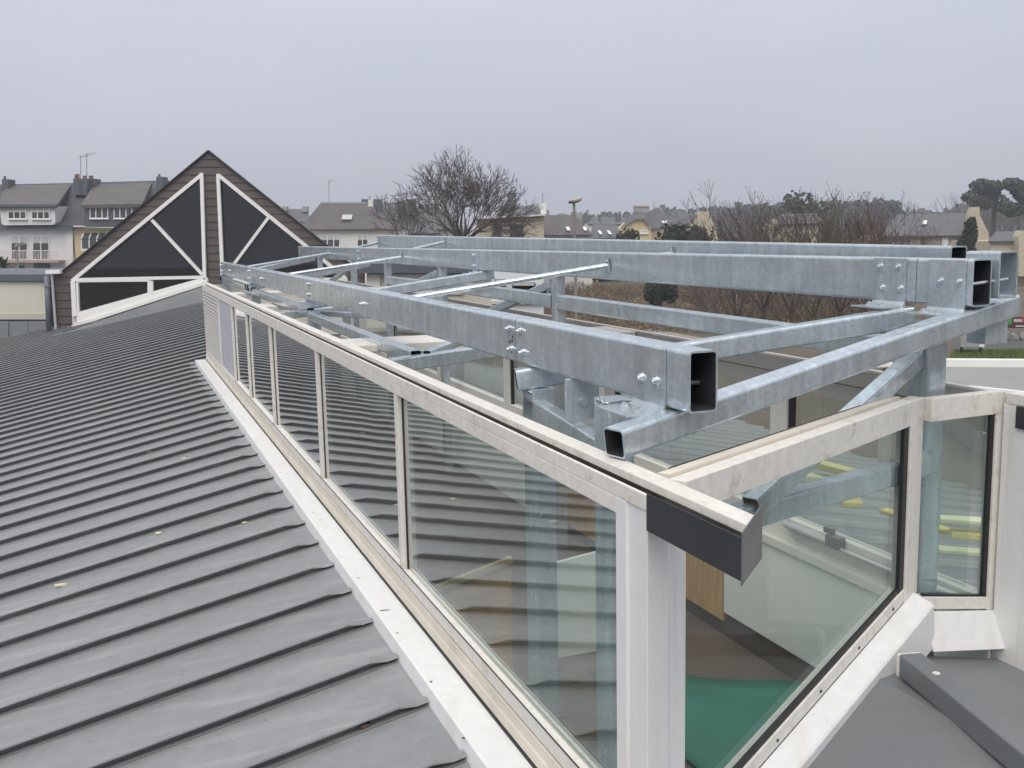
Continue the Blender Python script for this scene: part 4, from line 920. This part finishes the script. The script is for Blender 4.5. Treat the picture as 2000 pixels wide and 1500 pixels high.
# --- terrace: yellow house
H = thing('yellow_terrace_house', 'cream yellow terraced house joined to the white one, half behind the gable', 'house', V((pt(220, 450, Y0).x, Y0 + 4, GZ)))
put('wall', wallbox(143, 330, 445, Y0, 9), YEL, H); put('roof', slope((143, 441), (335, 436), (150, 357), (330, 352), Y0 - .4, Y0 + 4), SLATED, H); put('gutter', pbox(143, 330, 440.5, 443.5, Y0 - .55, .3), RAILM, H)
D = put('dormer', hull([(166, 402), (272, 400), (272, 440), (164, 441)], Y0 - .9, 4), CHIMG, H); put('dormer_roof', slope((158, 400), (277, 398), (185, 358), (298, 354), Y0 - 1.2, Y0 + 4.1, .25), SLATEB, D)
window(D, 175, 211, 404, 427, Y0 - .92, 3); window(D, 222, 258, 404, 427, Y0 - .92, 3)
o = put('oriel', pbox(159, 204, 466, 487, Y0 - .8, .8), CURT, H)
for u in (159, 174, 189, 203): put('oriel_frame', pbox(u - 1, u + 1, 465, 488, Y0 - .84, .06), WFRAME, o)
put('oriel_frame', pbox(158, 204, 486, 489.5, Y0 - .85, .9), WFRAME, o); mb = MB(); mb.prism([pt(158, 466, Y0 - .85), pt(205, 466, Y0 - .85), pt(205, 455, Y0), pt(163, 455, Y0)], (0, 0, -.06)); put('oriel_roof', mb, CURT, o)
for u in (160, 175, 190, 204):
    mb = MB(); mb.bar(pt(u - 1, 466, Y0 - .88), pt(u + 4, 455, Y0 - .02), .08, .08); put('glazing_bar', mb, WFRAME, o)
c = put('chimney_stack', pbox(143, 170, 349, 381, Y0 + 2.2, 1.6), CHIMG, H); put('chimney_side', pbox(154, 160, 350, 381, Y0 + 2.17, .05), SLATED, c)
c2 = put('chimney_stack', pbox(170, 186, 349, 362, Y0 + 3.2, 1.2), CHIMG, H)
for u in (148, 153): pot(c, u, 340, 350, Y0 + 3, None)
for u in (164, 168, 176, 180): pot(c2, u, 343, 350, Y0 + 3.6, None)
c3 = put('chimney_stack', pbox(305, 318, 345, 376, Y0 + 2.5, 1.2), CHIMG, H); pot(c3, 311, 340, 346, Y0 + 3)
antenna('roof_antenna', 'shorter left aerial mast of the pair on the terrace chimney', 157, 304, 350, Y0 + 3, 16); antenna('roof_antenna', 'taller right aerial mast of the pair on the terrace chimney', 169, 299, 350, Y0 + 3.2, 18)
T = thing('street_lamp', 'dark arched street lamp before the white terraced house', 'street lamp', V((pt(32, 520, 62).x, 62, GZ)))
mb = MB(); a = pt(31, 480, 62); mb.tube((a.x + .1, 62, GZ), a, .06, .045, 8); put('pole', mb, ANTM, T)
mb = MB(); mb.prism([pt(u, v, 61.9) for u, v in ((26, 482), (31, 476), (44, 473), (51, 476), (42, 479), (30, 483))], (0, .3, 0)); put('lamp_head', mb, ANTM, T)
# --- white hipped house
Y1 = 86
H = thing('white_hipped_house', 'white house with a hipped slate roof and skylight right of the gable', 'house', V((pt(685, 450, Y1).x, Y1 + 4, GZ)))
put('wall', wallbox(592, 778, 450, Y1, 9), WHITE, H); put('cornice', pbox(588, 782, 447.5, 451, Y1 - .3, .3), WFRAME, H)
put('roof', slope((584, 448), (786, 447), (626, 397), (718, 397), Y1 - .4, Y1 + 4.2), SLATEBR, H)
mb = MB(); mb.prism([pt(786, 447, Y1 - .4), pt(786, 447, Y1 + 9), pt(718, 397, Y1 + 4.2)], (-.06, 0, -.06)); put('roof_hip', mb, SLATED, H)
mb = MB(); mb.prism([pt(584, 448, Y1 - .4), pt(584, 448, Y1 + 9), pt(626, 397, Y1 + 4.2)], (.06, 0, -.06)); put('roof_hip', mb, SLATED, H)
mb = MB(); mb.bar(pt(626, 396.5, Y1 + 4.2), pt(718, 396.5, Y1 + 4.2), .25, .14); put('ridge_cap', mb, GRY, H)
mb = MB(); mb.prism([pt(667, 430.5, Y1 + .9), pt(687, 430.5, Y1 + .9), pt(689, 421.5, Y1 + 1.75), pt(670, 421.5, Y1 + 1.75)], (0, -.10, .10)); put('skylight', mb, pmat('skylight_glass', (.45, .47, .48), .2), H)
window(H, 627, 664, 458, 484, Y1, 3, .35); window(H, 697, 719, 458, 484, Y1, 2, .35)
c = put('chimney', pbox(719, 728, 390, 408, Y1 + 3.6, .6), WHITE, H); pot(c, 722, 383, 391, Y1 + 3.9, GRY, .08)
antenna('roof_antenna', 'ringed aerial on the ridge of the white hipped house', 642, 352, 396, Y1 + 4.2, 8, 3)
# --- houses behind
def simple(name, label, y, wall, roof_, wm, rm, depth=7):
    H = thing(name, label, 'house', V((pt(wall[0], 450, y).x, y + 3, GZ)))
    if wall: put('wall', wallbox(wall[0], wall[1], wall[2], y, depth), wm, H)
    for r in roof_: put('roof', slope(*r[:4], y - .3 + (r[4] if len(r) > 4 else 0), y + depth / 2), rm, H)
    return H
H = simple('dark_roof_house', 'dark slate house with big chimneys behind the white hipped house', 100, (725, 850, 455), [((722, 456), (858, 455), (738, 396), (806, 396))], GRY, SLATE)
for u0, u1, v0, v1 in ((706, 719, 389, 412), (729, 744, 389, 412), (776, 790, 392, 410), (795, 811, 389, 420)): put('chimney', pbox(u0, u1, v0, v1, 101, 1.2), CHIMG, H)
mb = MB(); mb.prism([pt(858, 455, 99.7), pt(858, 455, 107), pt(806, 396, 103.5)], (-.05, 0, -.05)); put('roof_hip', mb, SLATED, H)
simple('slate_house', 'slate roofed house hidden behind the wide bare tree', 112, (820, 900, 446), [((816, 447), (905, 447), (820, 398), (850, 398))], GRY, SLATE)
H = simple('grey_far_house', 'small grey roofed house peeping out beyond the gable slope', 120, (548, 606, 432), [((545, 433), (608, 433), (552, 408), (600, 408))], WHITE, SLATE); put('chimney', pbox(551, 560, 403, 412, 122, 1), GRY, H); put('chimney', pbox(590, 600, 403, 414, 122, 1), GRY, H)
Y2 = 76
H = thing('cream_flat_house', 'cream flat topped house with dark windows right of the bare tree', 'house', V((pt(1010, 450, Y2).x, Y2 + 4, GZ)))
put('wall', wallbox(930, 1062, 423, Y2, 8), CRE, H); put('cornice', hull([(925, 425), (1000, 421), (1066, 418), (1066, 421), (1000, 425), (925, 428)], Y2 - .5, 8.5), WHITE, H)
window(H, 963, 980, 439, 462, Y2, 2, 0, FAS2); window(H, 996, 1022, 438, 462, Y2, 3, 0, FAS2)
put('roof', slope((970, 420), (1056, 417), (978, 404), (1052, 401), Y2 + 2, Y2 + 6), SLATE, H); put('chimney', hull([(1058, 397), (1067, 397), (1068, 418), (1056, 418)], Y2 + 2, 1), WHITE, H)
antenna('roof_antenna', 'thin aerial beside the white chimney of the cream house', 1059, 378, 398, Y2 + 3, 5, 2)
H = simple('brown_roof_house', 'low house with brown slate roof and two skylights behind the lamp', 84, (1064, 1156, 458), [((1062, 459), (1158, 458), (1062, 420), (1124, 420))], WHITE, SLATEBR)
for u, v in ((1108, 452), (1141, 452)):
    mb = MB(); mb.prism([pt(u, v, 84.1), pt(u + 6, v, 84.1), pt(u + 3, v - 7, 84.9), pt(u - 3, v - 7, 84.9)], (0, -.1, .1)); put('skylight', mb, WFRAME, H)
put('chimney', pbox(1123, 1136, 416, 440, 87, 1.2), GRY, H)
H = simple('low_slate_house', 'low dark slate roof with two skylights left of the yellow house', 98, (1152, 1212, 464), [((1150, 465), (1214, 464), (1158, 438), (1204, 438))], WHITE, SLATE)
for u in (1172, 1190):
    mb = MB(); mb.prism([pt(u, 459, 97.9), pt(u + 5, 459, 97.9), pt(u, 452, 98.8), pt(u - 5, 452, 98.8)], (0, -.1, .1)); put('skylight', mb, WFRAME, H)
H = simple('far_slate_house', 'farther grey roofs with chimneys between lamp and yellow house', 135, (1150, 1222, 436), [((1146, 437), (1226, 437), (1160, 424), (1222, 424))], WHITE, SLATE, 8)
for u0, v0 in ((1170, 421), (1203, 415), (1209, 413)): put('chimney', pbox(u0, u0 + 3, v0, 440, 136, .6), CHIMG, H)
Y3 = 110
H = thing('yellow_house', 'yellow house with half hipped slate roof and broad chimney', 'house', V((pt(1265, 450, Y3).x, Y3 + 4, GZ)))
put('gable_wall', hull([(1216, 520), (1217, 446), (1226, 437), (1240, 428), (1256, 428), (1266, 438), (1272, 450), (1272, 520)], Y3, 6), YEL, H)
mb = MB(); a, b = pt(1272, 446, Y3), pt(1306, 446, Y3 + 3); mb.prism([V((a.x, a.y, GZ)), V((b.x, b.y, GZ)), b, a], (0, .4, 0)); put('side_wall', mb, YEL, H)
mb = MB(); mb.prism([pt(1213, 447, Y3 - .3), pt(1238, 416, Y3 + 1), pt(1244, 414, Y3 + 2), pt(1240, 429, Y3 - .3)], (0, .5, .12)); put('roof', mb, SLATE, H)
mb = MB(); mb.prism([pt(1238, 428.5, Y3 - .35), pt(1257, 428.5, Y3 - .35), pt(1270, 415, Y3 + 3), pt(1243, 413.5, Y3 + 3)], (0, .1, .12)); put('roof_half_hip', mb, SLATE, H)
mb = MB(); mb.prism([pt(1256, 428, Y3 - .35), pt(1274, 447.5, Y3 - .35), pt(1324, 446, Y3 + 5), pt(1286, 409, Y3 + 6), pt(1268, 414, Y3 + 3)], (0, .1, .12)); put('roof', mb, SLATE, H)
put('chimney', pbox(1240, 1268, 403, 416, Y3 + 2.5, 1.2), GRY, H); put('chimney_cap', pbox(1239, 1269, 401.5, 403.5, Y3 + 2.4, 1.4), CRE, H); put('chimney', pbox(1278, 1294, 405, 413, Y3 + 6, 1), GRY, H)
for u in (1295, 1302, 1309):
    mb = MB(); mb.prism([pt(u, 438, Y3 + 3), pt(u + 4, 437, Y3 + 3.4), pt(u, 433, Y3 + 3.6), pt(u - 4, 434, Y3 + 3.2)], (0, -.12, .12)); put('skylight', mb, WFRAME, H)
window(H, 1250, 1266, 449, 456, Y3, 1, .9)
antenna('roof_antenna', 'thin aerial above the yellow house', 1277, 394, 412, Y3 + 5, 4, 2)
H = thing('white_gable_house', 'white gable end with a chimney among bare twigs', 'house', V((pt(1370, 450, 105).x, 108, GZ)))
put('gable_wall', hull([(1343, 520), (1343, 440), (1361, 420), (1386, 420), (1402, 452), (1402, 520)], 105, 6), CRE, H); put('chimney', pbox(1361, 1385, 413, 421, 105.2, 1.2), CRE, H)
mb = MB(); mb.prism([pt(1300, 440, 108), pt(1344, 439, 104.8), pt(1362, 419, 104.8), pt(1316, 413, 111)], (0, .1, .1)); put('roof', mb, SLATE, H)
H = simple('pale_house', 'pale house half hidden behind the bare shrub trees', 100, (1512, 1606, 436), [((1508, 437), (1610, 436), (1522, 418), (1596, 417))], CRE, SLATE); put('chimney', pbox(1508, 1520, 428, 442, 99, 1), CRE, H)
Y4 = 90
H = thing('long_slate_house', 'long stone house with slate roof and white gable at the far right', 'house', V((pt(1835, 450, Y4).x, Y4 + 4, GZ)))
put('wall', wallbox(1725, 1905, 460, Y4, 8), STONE, H); put('roof', slope((1722, 461), (1906, 459), (1752, 418), (1900, 416), Y4 - .4, Y4 + 4), SLATE, H)
put('gable_wall', hull([(1896, 540), (1896, 424), (1901, 405), (1913, 404), (1914, 421), (1931, 455), (1931, 540)], Y4 - .5, 1.0), CRE, H)
window(H, 1758, 1766, 465, 480, Y4, 1, 0, FAS2); window(H, 1799, 1808, 465, 480, Y4, 1, 0, FAS2); put('white_door', pbox(1840, 1852, 464, 492, Y4 - .08, .1), WFRAME, H)
mb = MB(); mb.prism([pt(1800, 440, Y4 + 1.2), pt(1808, 440, Y4 + 1.2), pt(1810, 433, Y4 + 2), pt(1803, 433, Y4 + 2)], (0, -.12, .12)); put('skylight', mb, WFRAME, H)
H = simple('low_roof_house', 'low grey roofed house at the right edge beyond the beams', 80, (1935, 2040, 470), [((1930, 471), (2045, 470), (1945, 452), (2040, 452))], CRE, SLATE); put('white_gable', hull([(1990, 540), (1990, 462), (1996, 450), (2040, 450), (2040, 540)], 79, 1), CRE, H)

# =================================================================== STREET THINGS
T = thing('street_lamp', 'grey street lamp with an oval head rising over the middle beam', 'street lamp', V((pt(1126, 600, 40).x, 40, GZ)))
mb = MB(); a = pt(1121, 396, 40); mb.tube((pt(1127, 690, 40).x, 40, GZ), a, .07, .05, 10); put('pole', mb, pmat('lamp_pole', (.22, .20, .19), .6), T)
mb = MB(); c = pt(1124, 391, 40)
P = [];
for i in range(7):
    for j in range(12):
        th = math.pi * i / 6; ph = 2 * math.pi * j / 12; P.append(c + V((.26 * math.sin(th) * math.cos(ph), .20 * math.sin(th) * math.sin(ph), .115 * math.cos(th) + .35 * .26 * math.sin(th) * math.cos(ph) * .5)))
mb.add(P, [(i * 12 + j, i * 12 + (j + 1) % 12, (i + 1) * 12 + (j + 1) % 12, (i + 1) * 12 + j) for i in range(6) for j in range(12)]); put('lamp_head', mb, pmat('lamp_shell', (.36, .35, .31), .5), T, smooth=True)
mb = MB(); mb.bar(c + V((-.27, 0, -.09)), c + V((.10, 0, -.05)), .26, .08); put('lamp_underside', mb, GASK, T, bevel=.02)
T = thing('street_lamp', 'small pale street lamp among the bare shrub trees', 'street lamp', V((pt(1440, 600, 62).x, 62, GZ)))
mb = MB(); a = pt(1440, 436, 62); mb.tube((a.x, 62, GZ), a, .05, .04, 8); put('pole', mb, RAILM, T); mb = MB(); mb.tube(a - V((0, 0, .05)), a + V((0, 0, .18)), .10, .28, 8); put('lamp_head', mb, RAILM, T)
# stone wall and painted wall on the bank
RS = random.Random(9)
T = thing('stone_wall', 'low rubble stone wall along the top of the brown bank', 'wall', V((pt(1165, 570, 92).x, 92, GZ)))
mb = MB()
for k in range(230):
    u = RS.uniform(1060, 1262); v = RS.uniform(559, 571); p = pt(u, v, 92 + RS.uniform(-.3, .3)); s = RS.uniform(.10, .26)
    q = [p + V((RS.uniform(-1, 1) * s, RS.uniform(-1, 1) * s, RS.uniform(-.7, .7) * s)) for _ in range(6)]
    leaves(mb, p, (s, s, s * .7), 9, s * .8, RS, .5)
put('rubble_stones', mb, pmat('pale_rubble', (.36, .32, .28), .9, 0, .35, 3), T)['kind'] = 'stuff'
put('wall_core', pbox(1058, 1262, 561, 580, 92.3, .5), STONE, T)
T = thing('painted_wall', 'dark maroon wall painted with pale graffiti behind the stone wall', 'wall', V((pt(1150, 570, 98).x, 98, GZ)))
put('wall', pbox(1055, 1172, 533, 572, 98, .4), pmat('maroon_paint', (.055, .022, .024), .7), T); put('grey_wall', pbox(1172, 1230, 533, 572, 98, .4), pmat('grey_paint', (.12, .11, .11), .8), T)
WP = pmat('white_paint', (.6, .58, .56), .7); YP = pmat('yellow_paint', (.6, .33, .05), .7)
for k, (u, v, w, h, M_) in enumerate([(1098, 545, 9, 3, WP), (1104, 550, 4, 7, WP), (1112, 543, 6, 2.5, WP), (1128, 549, 7, 4, WP), (1137, 551, 6, 3, WP), (1156, 549, 5, 6, WP), (1166, 549, 5, 4, YP), (1210, 557, 4, 4, YP)]):
    mb = MB(); R = random.Random(k); mb.prism([pt(u + w * .5 * math.cos(a) * R.uniform(.6, 1.2), v + h * .5 * math.sin(a) * R.uniform(.6, 1.2), 97.99) for a in [i * math.pi / 4 for i in range(8)]], (0, .008, 0)); put('graffiti_mark', mb, M_, T)
mb = MB(); mb.prism([pt(u, v, 97.97) for u, v in ((1185, 562), (1185, 552), (1188, 549), (1195, 549), (1198, 552), (1198, 562))], (0, .02, 0)); put('arched_door', mb, GASK, T)
put('wall_stripe', pbox(1187, 1196, 555, 556, 97.95, .02), WP, T); put('wall_stripe', pbox(1191, 1192.2, 551, 562, 97.94, .02), WP, T)
T = thing('shed_roof', 'low brown shed roof beside the painted wall', 'shed', V((pt(1260, 570, 96).x, 96, GZ))); mb = MB(); mb.prism([pt(1222, 561, 94), pt(1290, 557, 94), pt(1282, 551, 98), pt(1232, 553, 98)], (0, 0, -.12)); put('roof', mb, SLATEBR, T); put('wall', pbox(1230, 1284, 558, 575, 95, 3), INDARK, T)
# sign boards, posts and rocks at the right
SGN = thing('sign_board', 'green board with a red round emblem beside the lawn', 'sign', V((pt(1943, 640, 44).x, 44, GZ)))
GRN = pmat('sign_green', (.012, .085, .035), .5); LGRN = pmat('sign_light_green', (.06, .26, .07), .5); MAR = pmat('sign_maroon', (.06, .018, .035), .5); REDP = pmat('sign_red', (.42, .03, .035), .5); ORED = pmat('poster_red', (.36, .085, .045), .6)
def postpair(T, us, vtop, y, mat=GASK):
    for u in us: mb = MB(); a = pt(u, vtop, y); mb.box(a.x - .04, a.x + .04, y + .06, y + .14, GZ, a.z); put('post', mb, mat, T)
put('board', pbox(1908, 1963, 622, 642, 44, .05), GRN, SGN); put('light_corner', pbox(1915, 1935, 631, 638, 43.99, .008), LGRN, SGN); postpair(SGN, (1912, 1960), 624, 44, GRY)
mb = MB(); mb.tube(pt(1957, 628, 43.99), pt(1957, 628, 43.985), .11, n=14); mb.tube(pt(1957, 628, 43.98), pt(1957, 628, 43.978), .04, n=8); put('emblem', mb, REDP, SGN)
for k, (a, b) in enumerate(((1942, 1945), (1945.7, 1948), (1949.5, 1952), (1952.7, 1955), (1955.6, 1958))): put('letter', pbox(a, b, 637.6 if k else 636.6, 640.4, 43.98, .01), WP, SGN)
SGN = thing('sign_board', 'maroon board with a light green square at the right edge', 'sign', V((pt(1985, 640, 44).x, 44, GZ)))
put('board', pbox(1967, 2030, 619, 641, 44, .05), MAR, SGN); put('green_square', pbox(1968, 1976, 622, 634, 43.99, .008), LGRN, SGN); put('grey_label', pbox(1980, 1996, 623, 629, 43.99, .008), TAUPE, SGN); put('red_mark', pbox(1997, 2005, 620, 630, 43.99, .008), REDP, SGN); postpair(SGN, (1970, 2020), 622, 44, GRY)
for k in range(6): put('letter', pbox(1984 + k * 2.9, 1986 + k * 2.9, 635.5, 638.4, 43.98, .01), WP, SGN)
SGN = thing('poster_sign', 'white and red poster board on two black posts by the lawn', 'sign', V((pt(1902, 680, 38).x, 38, GZ)))
put('board', pbox(1876, 1925, 632, 678, 38, .05), GRY, SGN); put('white_poster', pbox(1913, 1922.5, 637, 678, 37.99, .008), WFRAME, SGN); postpair(SGN, (1882, 1919), 640, 38)
mb = MB(); mb.prism([pt(u, v, 37.975) for u, v in ((1916, 648), (1919, 645), (1920.5, 652), (1919, 660), (1920, 670), (1917.5, 664), (1915, 672), (1916, 658), (1914.5, 653))], (0, .006, 0)); put('printed_figure', mb, GASK, SGN)
SGN = thing('poster_sign', 'orange red panel beside the white poster above the rocks', 'sign', V((pt(1935, 680, 41).x, 41, GZ)))
mb = MB(); mb.prism([pt(u, v, 41) for u, v in ((1922, 646), (1952, 645), (1938, 652), (1930, 664), (1922, 668))], (0, .05, 0)); put('panel', mb, ORED, SGN); postpair(SGN, (1928,), 650, 41, GRY)
ROCK = pmat('boulder_grey', (.25, .24, .225), .9, 0, .35, 4, fine=.3)
for k, (u, v, w, h, lab) in enumerate(((1932, 667, 18, 12, 'small grey boulder under the orange panel'), (1948, 664, 20, 15, 'leftmost upright boulder of the rock row'), (1964, 660, 18, 20, 'tall grey boulder in the middle of the rock row'), (1981, 662, 20, 18, 'broad grey boulder next to the tallest'), (1998, 660, 18, 20, 'boulder cut by the right picture edge'), (1955, 672, 14, 8, 'flat stone lying before the rock row'))):
    R = random.Random(k); y = 42; c = pt(u, v, y); c.z = max(c.z, GZ + .05); P = []; rx, rz = w * y / F / 2, h * y / F / 2 + .1
    for i in range(5):
        for j in range(8):
            th = math.pi * (i + .3) / 4.6; ph = 2 * math.pi * j / 8; f = R.uniform(.75, 1.15); P.append(c + V((rx * math.sin(th) * math.cos(ph) * f, rx * math.sin(th) * math.sin(ph) * f, rz * math.cos(th) * f)))
    mb = MB(); mb.add(P, [(i * 8 + j, i * 8 + (j + 1) % 8, (i + 1) * 8 + (j + 1) % 8, (i + 1) * 8 + j) for i in range(4) for j in range(8)] + [list(range(8)), list(range(39, 31, -1))]); tag(put('boulder', mb, ROCK), lab, 'boulder', 'boulders beside the lawn')

# =================================================================== HAZE
HZ = bpy.data.materials.new('winter_haze'); HZ.use_nodes = True; N = HZ.node_tree; N.nodes.clear(); out = N.nodes.new('ShaderNodeOutputMaterial')
pv = N.nodes.new('ShaderNodeVolumePrincipled'); pv.inputs['Color'].default_value = (.88, .91, .97, 1); pv.inputs['Density'].default_value = .0012; pv.inputs['Anisotropy'].default_value = .2
N.links.new(pv.outputs[0], out.inputs['Volume'])
mb = MB(); mb.box(-420, 420, -60, 420, GZ - 1, 26); tag(put('haze', mb, HZ), kind='stuff')
